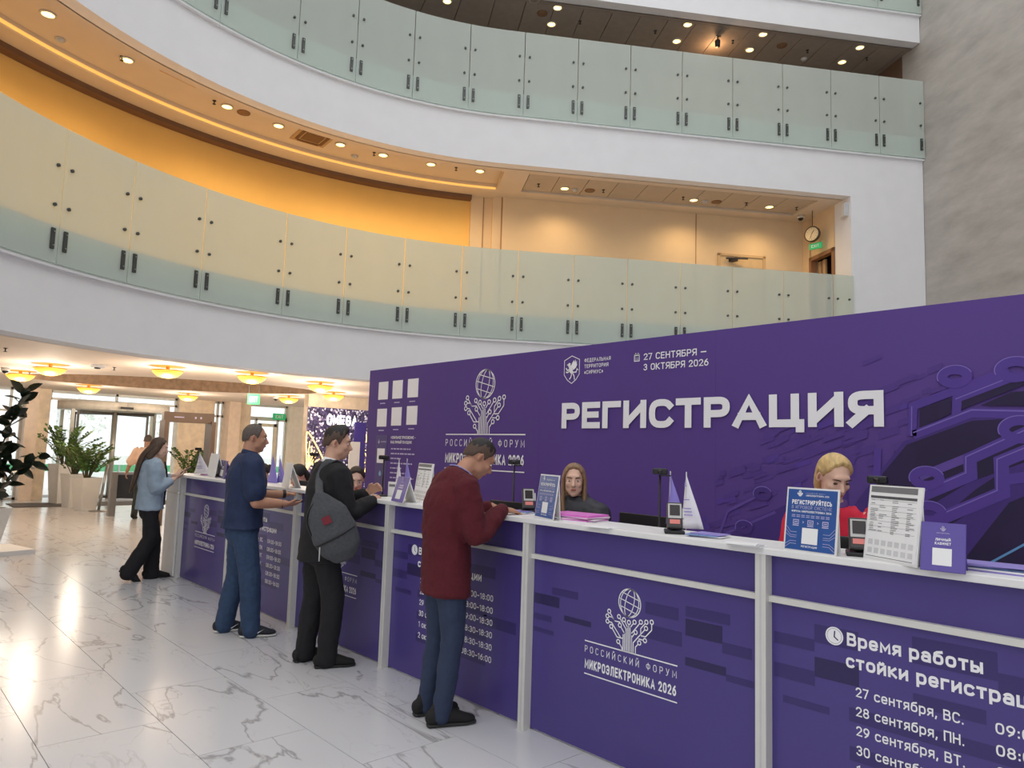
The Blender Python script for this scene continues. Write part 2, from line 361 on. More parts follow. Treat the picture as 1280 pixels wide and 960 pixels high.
G_['б'] = (.54, [_rc(.27, .33, .27, .33, 90, 450, 22), [(.02, .4), (.06, .8), (.2, .93), (.5, 1.0)]])
G_['у'] = (.5, [[(0, .73), (.26, .1)], [(.5, .73), (.2, -.16), (.04, -.26)]])

def ribbon(mb, pts, t, tf, ext=True):
    P = [V((x, y)) for x, y in pts]
    Q = [P[0]]
    for p in P[1:]:
        if (p-Q[-1]).length > 1e-4: Q.append(p)
    closed = (Q[0]-Q[-1]).length < 1e-3 and len(Q) > 3
    if closed: Q = Q[:-1]
    n = len(Q)
    if n < 2: return
    if ext and not closed:
        Q[0] = Q[0] + (Q[0]-Q[1]).normalized()*t/2; Q[-1] = Q[-1] + (Q[-1]-Q[-2]).normalized()*t/2
    L_, R_ = [], []
    for i in range(n):
        a = Q[i]-Q[i-1] if (i > 0 or closed) else Q[1]-Q[0]
        b = Q[(i+1) % n]-Q[i] if (i < n-1 or closed) else Q[n-1]-Q[n-2]
        a = a.normalized(); b = b.normalized(); na = V((-a.y, a.x)); nb = V((-b.y, b.x)); m = na+nb
        if m.length < .35: m = na*1.0; k = 1
        else: m.normalize(); k = min(1/max(m.dot(nb), .3), 1.5)
        L_.append(Q[i]+m*k*t/2); R_.append(Q[i]-m*k*t/2)
    vs = [tf(p) for p in L_]+[tf(p) for p in R_]
    mb.add(vs, [(i, n+i, n+(i+1) % n, (i+1) % n) for i in range(n if closed else n-1)])

def text(parent, s, org, u, v, cap, width=None, wt=.13, m=None, track=.16, sx=1., name='lettering', mb=None, align='l'):
    """flat printed line of text: org = lower left corner, u/v = unit vectors"""
    org, u, v = V(org), V(u), V(v); x = 0; items = []; word = 0
    def split(pl):          # a bowl that runs back into its own stem becomes a stroke of its own
        e = V(pl[-1])
        for i in range(len(pl)-3):
            a, b = V(pl[i]), V(pl[i+1]); d_ = b-a
            if d_.length > 1e-6 and (e-a).length + (e-b).length < d_.length + 1e-6 and (e-V(pl[0])).length > 1e-6: return [pl[:i+2], pl[i+1:]]
        return [pl]
    for ch in s:
        if ch == ' ': x += .32*sx + track; word += 1; continue
        wd, st = G_[ch]; st = [q for pl in st for q in split(pl)]; items.append((x + wt/2, st, word)); x += wd*sx + wt + track
    tot = x - track
    k = width/(tot*cap) if width else 1.
    if align == 'c': org = org - u*(tot*cap*k/2)
    if align == 'r': org = org - u*(tot*cap*k)
    own = mb is None
    mbs = {}
    wn = u.cross(v).normalized()
    for x0, st, wd_ in items:
        if own: mb = mbs.setdefault(wd_, MB())
        for si, pl in enumerate(st):
            tf = lambda p, si=si: org + u*(p.x*cap*k) + v*(p.y*cap) + wn*(.0004*si)
            ribbon(mb, [(x0 + px*sx, wt/2 + py*(1-wt)) for px, py in pl], wt, tf)
    if own: return [b.build(name, m or M_INK, parent) for b in mbs.values()][0]
# ================================================================== STRUCTURE
X1, Y1, Z1 = V((1, 0, 0)), V((0, 1, 0)), V((0, 0, 1))
# ---- floor: single marble tiles (0.6 x 1.2 m, half bond) on a grout bed
fl = struct(MB().bb((-24.5, -8, -.06), (9, 18, -.012)).build('floor', M_GROUT))
tm = MB().bb((-.598, -.298, -.012), (.598, .298, 0)).mesh('tile', M_TILE)
far = MB(); cnt = 0
for r in range(-15, 29):
    y0 = .872 + .6*r; off = .305 - (0 if r % 2 else -.6) - 1.2*20
    off = (.305 if (r % 2 == 0) else .905) - 24.0
    for c in range(0, 28):
        x0 = off + 1.2*c; cx, cy = x0+.6, y0+.3
        if cx < -23.6 or cx > 8 or cy > 17.4: continue
        if -15.5 < cx < -1.2 and -.6 < cy < 4.2 and cnt < 300:
            inst(tm, 'tile', fl, (cx, cy, 0)); cnt += 1
        else:
            far.bb((x0+.0015, y0+.0015, -.012), (x0+1.1985, y0+.5985, 0))
ft = far.build('tile_field', M_TILE, fl); ft['kind'] = 'stuff'

# ---- the plan curve of the galleries: an arc that runs on into a straight line
CC = V((-4.19, 4.823)); RR = 6.2; DD = V((.552, .834)).normalized(); NN = V((-DD.y, DD.x)); T0 = CC + NN*RR
def pt(s, t, z=0.):
    if s >= 0: p = T0 + DD*s + NN*t
    else: a = s/RR; p = CC + (NN*math.cos(a) + DD*math.sin(a))*(RR+t)
    return V((p.x, p.y, z))
def steps(s0, s1, st=.16):
    out = [s0]
    if s0 < 0:
        e = min(s1, 0); n = max(1, int((e-s0)/st+.5)); out = [s0+(e-s0)*i/n for i in range(n+1)]
    if s1 > 0: out.append(s1)
    if out[-1] != s1: out.append(s1)
    return out
def strip(mb, s0, s1, prof, st=.16):          # closed profile (t,z) swept along the plan curve
    S = steps(s0, s1, st); n = len(prof); vs = []; fs = []
    for s in S: vs += [pt(s, t, z) for t, z in prof]
    for i in range(len(S)-1):
        for j in range(n): fs.append((i*n+j, (i+1)*n+j, (i+1)*n+(j+1) % n, i*n+(j+1) % n))
    fs.append(tuple(range(n))); fs.append(tuple((len(S)-1)*n+j for j in range(n))[::-1])
    return mb.add(vs, fs)
def rect(t0, t1, z0, z1): return [(t0, z0), (t1, z0), (t1, z1), (t0, z1)]
SL = -12.5; SP = 6.79; SE = 8.36
Z2F, Z3F, Z4F = 4.02, 8.09, 11.1
# white fascias / slab edges
def smooth(o, ang=35):
    o.data.polygons.foreach_set('use_smooth', [True]*len(o.data.polygons)); o.data.set_sharp_from_angle(angle=R(ang)); return o
f2 = MB(); strip(f2, SL, SE, [(.07, 2.72), (.42, 2.72), (.42, 3.5), (.42, Z2F), (.07, Z2F)])
smooth(struct(f2.build('wall_lower_gallery_edge', M_WHITE)))
f3 = MB(); strip(f3, SL, SE, rect(.07, .30, 6.76, Z3F)); smooth(struct(f3.build('wall_middle_gallery_edge', M_WHITE)))
f4 = MB(); strip(f4, SL, SE, rect(.07, .30, 10.085, 11.1)); smooth(struct(f4.build('wall_upper_gallery_edge', M_WHITE)))
# drip ledge under each glass line
for i, z in enumerate((3.545, 7.615, 10.635)):
    struct(smooth(strip(MB(), SL, SE, rect(.01, .1, z-.015, z+.012)).build('trim_%d' % (i+1), M_WHITE)))
# gallery floors
struct(smooth(strip(MB(), SL, SE, rect(.42, 3.2, 3.2, Z2F)).build('floor_middle', M_GFLOOR)))
struct(smooth(strip(MB(), SL, SE, rect(.30, 3.2, 7.0, Z3F)).build('floor_upper', M_GFLOOR)))
struct(smooth(strip(MB(), SL, SE, rect(.30, 3.2, 10.6, 11.1)).build('floor_top', M_GFLOOR)))
# gallery back walls
struct(smooth(strip(MB(), SL, -.32, rect(1.98, 2.2, Z2F, 6.9)).build('wall_curved_gallery', M_PEACH_LIT)))
struct(smooth(strip(MB(), SL, -.32, rect(1.80, 2.0, 6.68, 6.77)).build('trim_7', mat('brown_wall_top_strip', (122, 90, 66), .7))))  # brown strip along the top of the curved wall
wb = struct(strip(MB(), .22, SP+.3, rect(1.76, 2.0, Z2F, 6.9)).build('wall_straight_gallery', M_PEACH))
struct(smooth(strip(MB(), SL, SE+.6, rect(2.3, 2.5, Z3F, 10.3)).build('wall_upper_gallery', mat('grey_wall_paint', (180, 168, 156), .8))))
# column between curved and straight back wall
struct(strip(MB(), -.32, .02, rect(1.9, 2.4, Z2F, 6.9)).build('wall_gallery_column', M_PEACH))
struct(strip(MB(), .02, .22, rect(1.8, 2.2, Z2F, 6.9)).build('trim_4', M_PEACH))
for s, t in ((-.12, 1.893), (.205, 1.79), (4.35, 1.757)):
    struct(strip(MB(), s-.008, s+.008, rect(t-.006, t+.02, Z2F, 6.76)).build('trim_5', mat('brown_joint', (170, 130, 95), .7)))
# pillar at the end of the straight part + end wall with the doorway
struct(strip(MB(), SP, SE, rect(.07, .6, 0, 6.77)).build('wall_pillar', M_WHITE))
ew = MB()
strip(ew, SP, SP+.16, rect(.6, .62, Z2F, 6.9)); strip(ew, SP, SP+.16, rect(1.45, 1.76, Z2F, 6.9)); strip(ew, SP, SP+.16, rect(.6, 1.5, 5.86, 6.9))
struct(ew.build('wall_gallery_end', M_PEACH))
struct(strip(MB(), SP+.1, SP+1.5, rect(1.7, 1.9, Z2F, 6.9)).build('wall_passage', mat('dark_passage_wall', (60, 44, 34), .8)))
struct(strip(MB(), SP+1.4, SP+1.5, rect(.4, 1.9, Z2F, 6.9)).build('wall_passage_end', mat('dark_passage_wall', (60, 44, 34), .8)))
dr = sstruct('door_1')
for a, b, z0, z1 in ((.6, .68, Z2F, 5.90), (1.40, 1.48, Z2F, 5.90), (.6, 1.48, 5.82, 5.90)):
    strip(MB(), SP-.03, SP+.1, rect(a, b, z0, z1)).build('door_frame', mat('brown_door_frame', (150, 108, 76), .5), dr)
for a in (1.12, 1.28):
    strip(MB(), SP+.12, SP+.16, rect(a, a+.1, Z2F, 5.8)).build('door_leaf', mat('pale_wood_door', (196, 160, 120), .5), dr)
# door in the straight back wall
d2 = sstruct('door_2'); zt = 5.94
for a, b, z0, z1 in ((4.33+.5, 4.39+.5, Z2F, zt), (5.35+.5, 5.41+.5, Z2F, zt), (4.33+.5, 5.41+.5, zt-.05, zt)):
    strip(MB(), a, b, rect(1.72, 1.78, z0, z1)).build('door_frame', mat('pale_door_frame', (206, 176, 136), .5), d2)
strip(MB(), 4.89, 5.85, rect(1.74, 1.79, Z2F, zt-.05)).build('door_leaf', mat('cream_door_leaf', (220, 190, 148), .5), d2)
MB().bar(pt(5.0, 1.70, 5.83), pt(5.45, 1.62, 5.83), .03).box(pt(5.15, 1.70, 5.80), (.2, .08, .07)).build('door_closer', M_DGREY, d2)

# ---- gallery ceilings
c2 = struct(MB().build('ceiling_middle', M_CEIL)); bm = MB()
strip(bm, SL, .05, rect(.28, .45, 6.76, 6.9)); strip(bm, SL, .05, rect(1.45, 2.5, 6.76, 6.9)); strip(bm, SL, .05, rect(.4, 1.6, 6.90, 7.0))
strip(bm, .05, .52, rect(.28, 2.4, 6.76, 6.9)); strip(bm, .52, SP+.05, rect(.28, .45, 6.76, 6.9)); strip(bm, .52, SP+.05, rect(1.40, 2.0, 6.76, 6.9)); strip(bm, 6.34, SP+.05, rect(.28, 2.0, 6.761, 6.9))
c2.data = bm.mesh('ceiling_middle', M_CEIL); smooth(c2)
pn = [.54 + i*.58 for i in range(11)]
for i in range(10):
    strip(MB(), pn[i]+.006, pn[i+1]-.006, rect(.46, 1.39, 6.80, 6.83)).build('ceiling_panel', M_CEILP, c2)
strip(MB(), .5, 6.4, rect(.4, 1.45, 6.86, 6.9)).build('ceiling_void', M_BLACK, c2)
cs = strip(MB(), SL, .02, [(1.40, 6.785), (1.449, 6.785), (1.449, 6.81), (1.40, 6.81)]); 
cv = cs.build('cove_strip', M_COVE); tag(cv, 'glowing warm light strip in the curved gallery ceiling coffer', 'light strip')
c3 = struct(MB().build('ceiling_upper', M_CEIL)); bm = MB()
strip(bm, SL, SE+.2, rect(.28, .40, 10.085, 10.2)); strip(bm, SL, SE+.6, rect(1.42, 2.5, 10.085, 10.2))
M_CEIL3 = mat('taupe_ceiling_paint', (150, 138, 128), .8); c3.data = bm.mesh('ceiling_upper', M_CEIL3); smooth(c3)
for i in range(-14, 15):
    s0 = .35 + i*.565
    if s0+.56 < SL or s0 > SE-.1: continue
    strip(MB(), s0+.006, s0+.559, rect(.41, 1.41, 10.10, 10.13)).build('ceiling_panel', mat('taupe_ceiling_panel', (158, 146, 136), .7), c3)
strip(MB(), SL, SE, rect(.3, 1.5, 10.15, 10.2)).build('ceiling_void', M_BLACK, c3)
# dark opening at the right end of the upper gallery
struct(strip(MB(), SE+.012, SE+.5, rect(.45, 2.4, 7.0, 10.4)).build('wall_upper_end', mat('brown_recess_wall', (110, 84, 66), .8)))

# ---- concrete wall on the right, coming towards the viewer
cw0 = pt(SE+.01, .6); cdir = V((.834, -.552, 0)); cnorm = V((.552, .834, 0))
cwm = MB().prism([cw0, cw0+cdir*16, cw0+cdir*16+cnorm*.5, cw0+cnorm*.5], (0, 0, 15))
struct(cwm.build('wall_right', M_CONC))
# unseen rest of the atrium, added to block light behind and beside the viewer
M_ATR = mat('pale_atrium_wall', (206, 204, 200), .8, var=.03)
struct(MB().bb((-6, -6.4, 0), (9, -6, 2.2)).build('wall_rear_unseen', M_ATR)); struct(MB().bb((8.6, -6, 0), (9, 7.5, 13)).build('wall_far_right_unseen', M_ATR)); struct(MB().bb((-24, -7.4, 0), (-6, -7, 3)).build('wall_left_unseen', M_ATR))
# wall behind the lower straight part (mostly hidden by the backdrop)
struct(strip(MB(), -.5, SP, rect(.42, .6, 0, 3.2)).build('wall_behind_backdrop', M_WHITE))

# ================================================================== balustrades
J2 = [-12.1, -11.1, -10.1, -9.1, -8.05, -7.02, -6.07, -5.01, -3.73, -2.73, -1.72, -.71, .29, 1.29, 2.29, 3.3, 4.31, 5.33, 6.34, 6.78]
J3 = J2[:-1] + [7.38, 8.36]
def clamp_mesh():
    mb = MB().bb((-.023, -.016, -.12), (.023, .016, .12))
    return mb.mesh('clamp', M_DSTEEL)
ME_CLAMP = clamp_mesh()
ME_STUD = MB().lathe([(0, -.02), (.02, -.02), (.022, .012), (0, .018)], n=8, axis=Matrix.Rotation(R(90), 3, 'X')).mesh('stud', M_DSTEEL)
ME_BOLT = MB().lathe([(0, 0), (.009, 0), (.009, .01), (0, .012)], n=8, axis=Matrix.Rotation(R(90), 3, 'X')).mesh('bolt', M_STEEL)
def rz_at(s):
    a = pt(s+.02, 0)-pt(s-.02, 0); return math.atan2(a.y, a.x)
def balustrade(label, J, zb, zt):
    t = thing('glass_balustrade', label, 'railing', pt(0, 0, zb))
    base = V(t.location)
    for i in range(len(J)-1):
        s0, s1 = J[i]+.007, J[i+1]-.007; mid = (J[i]+J[i+1])/2; o0 = pt(mid, 0, zb)
        mb = strip(MB(), s0, s1, rect(-.008, .008, zb, zt), .12); mb.v = [tuple(V(p)-o0) for p in mb.v]
        p = mb.build('glass_panel', M_RAIL, t, loc=o0-base); smooth(p)
        if J[i+1] < -8.5: continue
        for s, sg in ((s0, 1), (s1, -1)):
            if s1-s0 < .6 and sg == -1: ss = s1-.09
            else: ss = s + sg*.075
            ro = (0, 0, rz_at(ss))
            c = inst(ME_CLAMP, 'clamp', p, pt(ss, -.012, zb+.27)-o0, ro)
            for dz in (.66, 1.12): inst(ME_STUD, 'stud', p, pt(ss+sg*.01, -.016, zb+dz)-o0, ro)
            for dz in (-.08, .08): inst(ME_BOLT, 'bolt', p, pt(ss, -.03, zb+.27+dz)-o0, ro)
    return t
balustrade('frosted glass balustrade of the lowest gallery, in front of the orange wall', J2, 3.575, 5.16)
balustrade('frosted glass balustrade of the middle gallery, above the orange one', J3, 7.64, 9.23)
balustrade('strip of glass balustrade at the very top right, highest gallery', J3, 10.66, 12.25)

# ================================================================== ceiling fittings of the galleries
def downlight(p, label, group, power=28, r=.075, spread=150, col_=(1., .70, .36)):
    t = thing('downlight', label, 'downlight', p, group=group)
    MB().lathe([(r, -.004), (r+.022, -.006), (r+.024, .012), (r, .012)], n=20, ring=True).build('trim_ring', M_POST, t, True)
    MB().lathe([(0, .003), (r, .003), (r, .012), (0, .012)], n=20).build('lens', M_LAMP, t)
    l = lamp('SPOT', 'downlight_beam', (0, 0, -.03), power, col_, t, spot_size=R(spread), spot_blend=.9, shadow_soft_size=.14)
    return t
ws = ['first', 'second', 'third', 'fourth', 'fifth', 'sixth', 'seventh', 'eighth']
for i, s in enumerate((-6.74, -5.75, -4.36, -3.59, -2.62, -1.93, -1.14, -.32)):
    downlight(pt(s, .87, 6.887), '%s round downlight from the left in the curved orange gallery ceiling' % ws[i], 'curved gallery downlights', 85)
for s in (-7.9, -9.0): downlight(pt(s, .87, 6.887), 'curved gallery downlight %s beyond the left edge of the view' % ('just' if s > -8 else 'farther'), 'curved gallery downlights', 85)
for i, s in enumerate((1.34, 4.01, 5.65)):
    downlight(pt(s, 1.09, 6.787), '%s downlight from the left in the straight gallery panel ceiling' % ws[i], 'straight gallery downlights', 70)
for i, (s, t) in enumerate(((.97, .46), (.97, 1.01), (3.59, .46), (3.6, 1.05), (5.18, .46), (5.19, 1.03), (7.32, .48), (7.3, 1.05), (-1., .79), (.49, .31))):
    downlight(pt(s, t, 10.09), '%s downlight from the left in the %s row of the uppermost visible ceiling' % (ws[i // 2], 'front' if t < .9 else 'back') if i < 8 else
              ('downlight near the top edge above the fourth glass panel' if i == 8 else 'downlight at the top edge beside the gallery panels'), 'upper gallery downlights', 5)
def sprinkler(p, label):
    t = thing('sprinkler', label, 'sprinkler', p, group='ceiling sprinklers')
    MB().lathe([(.03, .0), (.03, -.006), (.009, -.012), (.009, -.05), (.0, -.05)], n=10).build('body', M_DGREY, t, True)
    MB().lathe([(0, -.052), (.026, -.052), (.026, -.058), (0, -.058)], n=10).build('deflector', M_DGREY, t)
for i, s in enumerate((-5.82, -4.55, -2.08, -.72)): sprinkler(pt(s, .86, 6.899), '%s dark sprinkler from the left in the curved gallery ceiling' % ws[i])
for i, s in enumerate((.8, 2.1, 3.75, 5.1, 6.2)): sprinkler(pt(s, 1.0, 6.80), '%s dark sprinkler from the left in the straight gallery ceiling' % ws[i])
for i, s in enumerate((1.5, 3.05, 4.7, 6.35, 7.7)): sprinkler(pt(s, .8, 10.10), '%s dark sprinkler from the left in the uppermost ceiling' % ws[i])
def detector(p, label):
    t = thing('smoke_detector', label, 'smoke detector', p, group='smoke detectors')
    MB().lathe([(.06, 0), (.06, -.02), (.04, -.045), (0, -.05)], n=16).build('body', M_LGREY, t, True)
    MB().lathe([(.062, -.004), (.066, -.006), (.066, -.014), (.062, -.016)], n=16, ring=True).build('base_ring', M_POST, t, True)
detector(pt(-6.35, 1.25, 6.899), 'smoke detector beside the cove strip, far left'); detector(pt(-2.3, 1.2, 6.899), 'smoke detector beside the cove strip right of the vent')
detector(pt(1.55, 1.1, 6.80), 'smoke detector right of the first straight gallery downlight'); detector(pt(4.25, 1.1, 6.80), 'smoke detector right of the second straight gallery downlight')
detector(pt(6.45, 1.1, 10.10), 'smoke detector in the uppermost ceiling towards the right end')
def speaker_grille(p, label):
    t = thing('ceiling_speaker', label, 'ceiling speaker', p, group='ceiling speakers')
    MB().lathe([(.0, -.006), (.085, -.006), (.095, -.001), (.095, .004), (0, .004)], n=20).build('grille', mat('brown_grille', (140, 106, 78), .6), t, True)
    MB().lathe([(.095, -.008), (.103, -.006), (.103, .004), (.095, .004)], n=20, ring=True).build('rim', mat('brown_grille', (140, 106, 78), .6), t, True)
speaker_grille(pt(-4.12, .86, 6.895), 'round brown speaker grille beside the third curved gallery downlight')
speaker_grille(pt(1.85, 1.09, 6.795), 'round speaker grille near the first straight gallery downlight'); speaker_grille(pt(4.5, 1.09, 6.795), 'round speaker grille near the second straight gallery downlight')
speaker_grille(pt(.72, .7, 10.095), 'round speaker grille at left in the uppermost ceiling'); speaker_grille(pt(5.75, .75, 10.095), 'round speaker grille at right in the uppermost ceiling')
# air-conditioning cassette
ac = thing('ceiling_air_conditioner', 'square louvred air conditioning cassette among the curved gallery downlights', 'air conditioner', pt(-3.05, .91, 6.9), rz_at(-3.05))
MB().bb((-.30, -.28, -.015), (.30, .28, 0)).build('housing', mat('beige_plastic', (190, 160, 126), .6), ac)
for a in range(4):
    MB().bar(V((-.19, .215, -.02)), V((.19, .215, -.02)), .05, .014).build('louvre', mat('brown_plastic', (120, 90, 62), .6), ac).rotation_euler = (0, 0, R(90*a))
MB().bb((-.16, -.15, -.022), (.16, .15, -.01)).build('grille', mat('brown_plastic', (120, 90, 62), .6), ac)
vt = MB().bb((-.28, -.09, -.008), (.28, .09, 0)).build('ceiling_hatch', mat('peach_hatch', (206, 160, 128), .7)); vt.location = pt(-5.15, .62, 6.9); vt.rotation_euler = (0, 0, rz_at(-5.15))
tag(vt, 'flat rectangular ceiling hatch right of the second curved gallery downlight', 'hatch')
# clock with exit sign, cctv, wall sconce
def clock(p):
    t = thing('hanging_clock', 'round wall clock hanging above the gallery doorway', 'clock', p, rz_at(1)-R(60))
    A = Matrix.Rotation(R(90), 3, 'X')
    MB().lathe([(0, -.03), (.16, -.03), (.165, .03), (0, .03)], n=28, axis=A).build('case', mat('dark_clock_case', (86, 72, 56), .4), t, True)
    MB().lathe([(0, .031), (.14, .031), (.14, .034), (0, .034)], n=28, axis=A).build('dial', mat('cream_dial', (232, 214, 178), .5), t)
    MB().bar(V((0, -.036, 0)), V((.05, -.036, .07)), .012, .004, up=(0, 1, 0)).bar(V((0, -.036, 0)), V((-.03, -.036, -.09)), .009, .004, up=(0, 1, 0)).build('hands', M_BLACK, t)
    for k in range(12):
        q = V((math.sin(k*math.pi/6)*.118, -.036, math.cos(k*math.pi/6)*.118)); MB().bar(q, q*.9, .008, .004, up=(0, 1, 0)).build('hour_mark', M_BLACK, t)
    MB().bar(V((0, 0, .16)), V((0, 0, .52)), .012).build('hanger', M_DGREY, t)
clock(pt(6.55, 1.0, 6.26))
def exit_sign(p, rz, label, w_=.3, h_=.13, txt='EXIT', hang=.1):
    t = thing('exit_sign', label, 'exit sign', p, rz)
    MB().bb((-w_/2, -.02, -h_/2), (w_/2, .02, h_/2)).build('housing', M_GREEN, t)
    text(t, txt, (0, -.0215, -h_*.25), X1, Z1, h_*.5, w_*.62, .16, M_INK, align='c')
    MB().bar(V((-w_*.4, 0, h_/2)), V((-w_*.4, 0, h_/2+hang)), .008).bar(V((w_*.4, 0, h_/2)), V((w_*.4, 0, h_/2+hang)), .008).build('hanger', M_DGREY, t)
    return t
exit_sign(pt(6.62, 1.0, 6.02), rz_at(1)-R(60), 'small green lit exit sign under the round gallery clock', .26, .12, 'EXIT', .02)
def dome_camera(p, label):
    t = thing('dome_camera', label, 'security camera', p, group='dome cameras')
    MB().lathe([(.075, 0), (.075, -.05), (.06, -.055), (0, -.055)], n=18).build('base', M_POST, t, True)
    MB().ell((0, 0, -.055), (.055, .055, .05)).build('dome', M_BLACK, t, True)
dome_camera(pt(6.5, 1.35, 6.76), 'dark dome camera in the gallery ceiling corner by the clock')
sc = thing('wall_speaker', 'white box speaker on the pillar edge at the gallery end', 'speaker', pt(6.74, .2, 6.52), rz_at(1))
bevel(MB().bb((-.045, -.06, -.13), (.045, .06, .13)).build('housing', M_POST, sc)); MB().bb((-.035, -.064, -.11), (.035, -.058, .11)).build('grille', M_LGREY, sc); MB().bb((.04, -.02, -.03), (.07, .02, .03)).build('bracket', M_DGREY, sc)
# spotlight projector in the uppermost ceiling
pj = thing('track_spotlight', 'small grey spotlight glowing on the uppermost ceiling panels', 'spotlight', pt(4.35, .75, 10.1), rz_at(1))
MB().lathe([(0, -.2), (.05, -.2), (.055, -.08), (.04, -.06), (0, -.06)], n=14).build('body', M_DGREY, pj, True); MB().bar(V((0, 0, -.08)), V((0, 0, 0)), .02).build('bracket', M_DGREY, pj); MB().bb((-.05, -.05, -.01), (.05, .05, 0)).build('base_plate', M_DGREY, pj)
lamp('POINT', 'spotlight_glow', (.05, .25, -.2), 9, (1, .55, .25), pj, shadow_soft_size=.05)
# ================================================================== LOBBY under the gallery
ZC = 2.90; XF = -22.6
# ceiling with an oval raised recess
ex = [(112.5, 464.5), (210, 475), (311, 480), (112, 477), (210, 488), (281, 491), (337.5, 491), (76, 468), (374, 488)]
ec = V((-17.2, 5.45)); ea, eb, eth = 3.1, 1.75, R(64)
def ovalp(k, z, f=1.): 
    c, s = math.cos(k)*ea*f, math.sin(k)*eb*f; return V((ec.x + c*math.cos(eth)-s*math.sin(eth), ec.y + c*math.sin(eth)+s*math.cos(eth), z))
bmc = bmesh.new(); nO = 64
# outer boundary of the lobby ceiling: follows the gallery edge, then the facade
outer = [pt(SL + (12.5)*i/40, .40) for i in range(41)] + [pt(5, .4), V((-8, 17, 0)), V((-24, 17, 0)), V((-24, -7, 0)), V((-6, -7, 0))]
vo = [bmc.verts.new((p.x, p.y, ZC)) for p in outer]; vi = [bmc.verts.new(ovalp(2*math.pi*i/nO, ZC)) for i in range(nO)]
ed = [bmc.edges.new((L[i], L[(i+1) % len(L)])) for L in (vo, vi) for i in range(len(L))]
bmesh.ops.triangle_fill(bmc, edges=ed, use_beauty=True, use_dissolve=False)
vt2 = [bmc.verts.new(ovalp(2*math.pi*i/nO, ZC+.42)) for i in range(nO)]
me = D.meshes.new('ceiling_lobby'); me.materials.append(M_LOBBY); me.materials.append(M_BROWN)
for i in range(nO):
    f = bmc.faces.new((vi[i], vi[(i+1) % nO], vt2[(i+1) % nO], vt2[i])); f.material_index = 1
bmc.faces.new(vt2).material_index = 1
bmc.normal_update(); bmc.to_mesh(me); bmc.free()
lc = D.objects.new('ceiling_lobby', me); col.objects.link(lc); struct(lc)
struct(strip(MB(), SL, 5, rect(.40, .44, 2.72, 2.93)).build('trim_6', M_LOBBY))

# facade: columns, glazing bars, panes
def FY(x, y=560): return onx(x, y, XF).y
fac = sstruct('wall_facade')
def pier(x0, x1, m, dx=.25, name='pier'):
    a, b = FY(x0), FY(x1); return MB().bb((XF-.2, a, 0), (XF+dx, b, ZC)).build(name, m, fac)
pier(24, 40, mat('pink_stone_pier', (248, 226, 206), .5, var=.06), .45); pier(40, 56, M_MARB, .25)
pier(217, 262, M_MARB, .2); pier(276, 290, mat('pink_stone_pier', (248, 226, 206), .5, var=.06), .5); pier(290, 306, M_MARB, .3)
pier(356, 384, mat('cream_stone_pier', (246, 238, 222), .5, var=.05), .2)
struct(MB().bb((XF-.2, FY(-260), 0), (XF+.1, FY(-25), ZC)).build('wall_left_facade', M_MARB))
def window(n, x0, x1, z0, z1, muls=(), trans=()):
    a, b = FY(x0), FY(x1); wn = sstruct('window_%d' % n)
    fr = mat('silver_window_frame', (214, 214, 210), .4, .3)
    for y in [a+.03, b-.03] + [FY(m_) for m_ in muls]: MB().bb((XF-.05, y-.03, z0), (XF+.03, y+.03, z1)).build('frame_bar', fr, wn)
    for z in [z0+.03, z1-.03] + list(trans): MB().bb((XF-.05, a, z-.03), (XF+.03, b, z+.03)).build('frame_bar', fr, wn)
    ys = [a]+[FY(m_) for m_ in muls]+[b]
    for i in range(len(ys)-1): MB().bb((XF-.012, ys[i], z0), (XF-.004, ys[i+1], z1)).build('pane', M_PANE, wn)
window(1, -25, 24, 0, ZC, (8,), (2.3,)); window(2, 56, 217, 2.64, ZC, (141,), ()); window(3, 262, 276, 0, ZC, (269,), (2.45,))
window(4, 306, 356, 2.45, ZC, (), ()); window(5, 306, 356, 0, 2.45, (318, 345), ())
# glazed door leaf right of the piers
gd = sstruct('door_3'); a, b = FY(320), FY(343)
for q in ((a, a+.1, 0, 2.3), (b-.1, b, 0, 2.3), (a, b, 2.2, 2.3), (a, b, 0, .15)): MB().bb((XF+.03, q[0], q[2]), (XF+.08, q[1], q[3])).build('door_frame', mat('cream_door_frame', (236, 226, 206), .5), gd)
MB().bb((XF+.05, a+.1, .15), (XF+.06, b-.1, 2.2)).build('pane', M_PANE, gd)

# revolving door
yl, yr = FY(64), FY(204); yc = (yl+yr)/2; rd = (yr-yl)/2
rv = thing('revolving_door', 'large glazed revolving entrance door with white canopy beam', 'revolving door', (XF+.25, yc, 0))
fr = mat('silver_door_frame', (176, 174, 168), .35, .6)
seg = 16
def arcwall(a0, a1, z0, z1, m, name, th=.05):
    mb = MB(); vs = []; fs = []
    for i in range(seg+1):
        t = R(a0+(a1-a0)*i/seg)
        for r_ in (rd, rd-th):
            for z in (z0, z1): vs.append((math.cos(t)*r_*.8, math.sin(t)*r_, z))
    for i in range(seg):
        k = i*4
        fs += [(k, k+4, k+5, k+1), (k+2, k+3, k+7, k+6), (k+1, k+5, k+7, k+3), (k, k+2, k+6, k+4)]
    fs += [(0, 1, 3, 2), (seg*4, seg*4+2, seg*4+3, seg*4+1)]
    return mb.add(vs, fs).build(name, m, rv, True)
arcwall(0, 360, 2.40, 2.62, mat('white_canopy', (232, 226, 214), .4), 'canopy_beam', .3)
arcwall(55, 125, .04, 2.4, M_PANE, 'curved_pane', .02); arcwall(235, 305, .04, 2.4, M_PANE, 'curved_pane', .02)
for a_ in (55, 125, 235, 305):
    t = R(a_); MB().bb((math.cos(t)*rd*.8-.04, math.sin(t)*rd-.04, 0), (math.cos(t)*rd*.8+.04, math.sin(t)*rd+.04, 2.4)).build('frame_post', fr, rv)
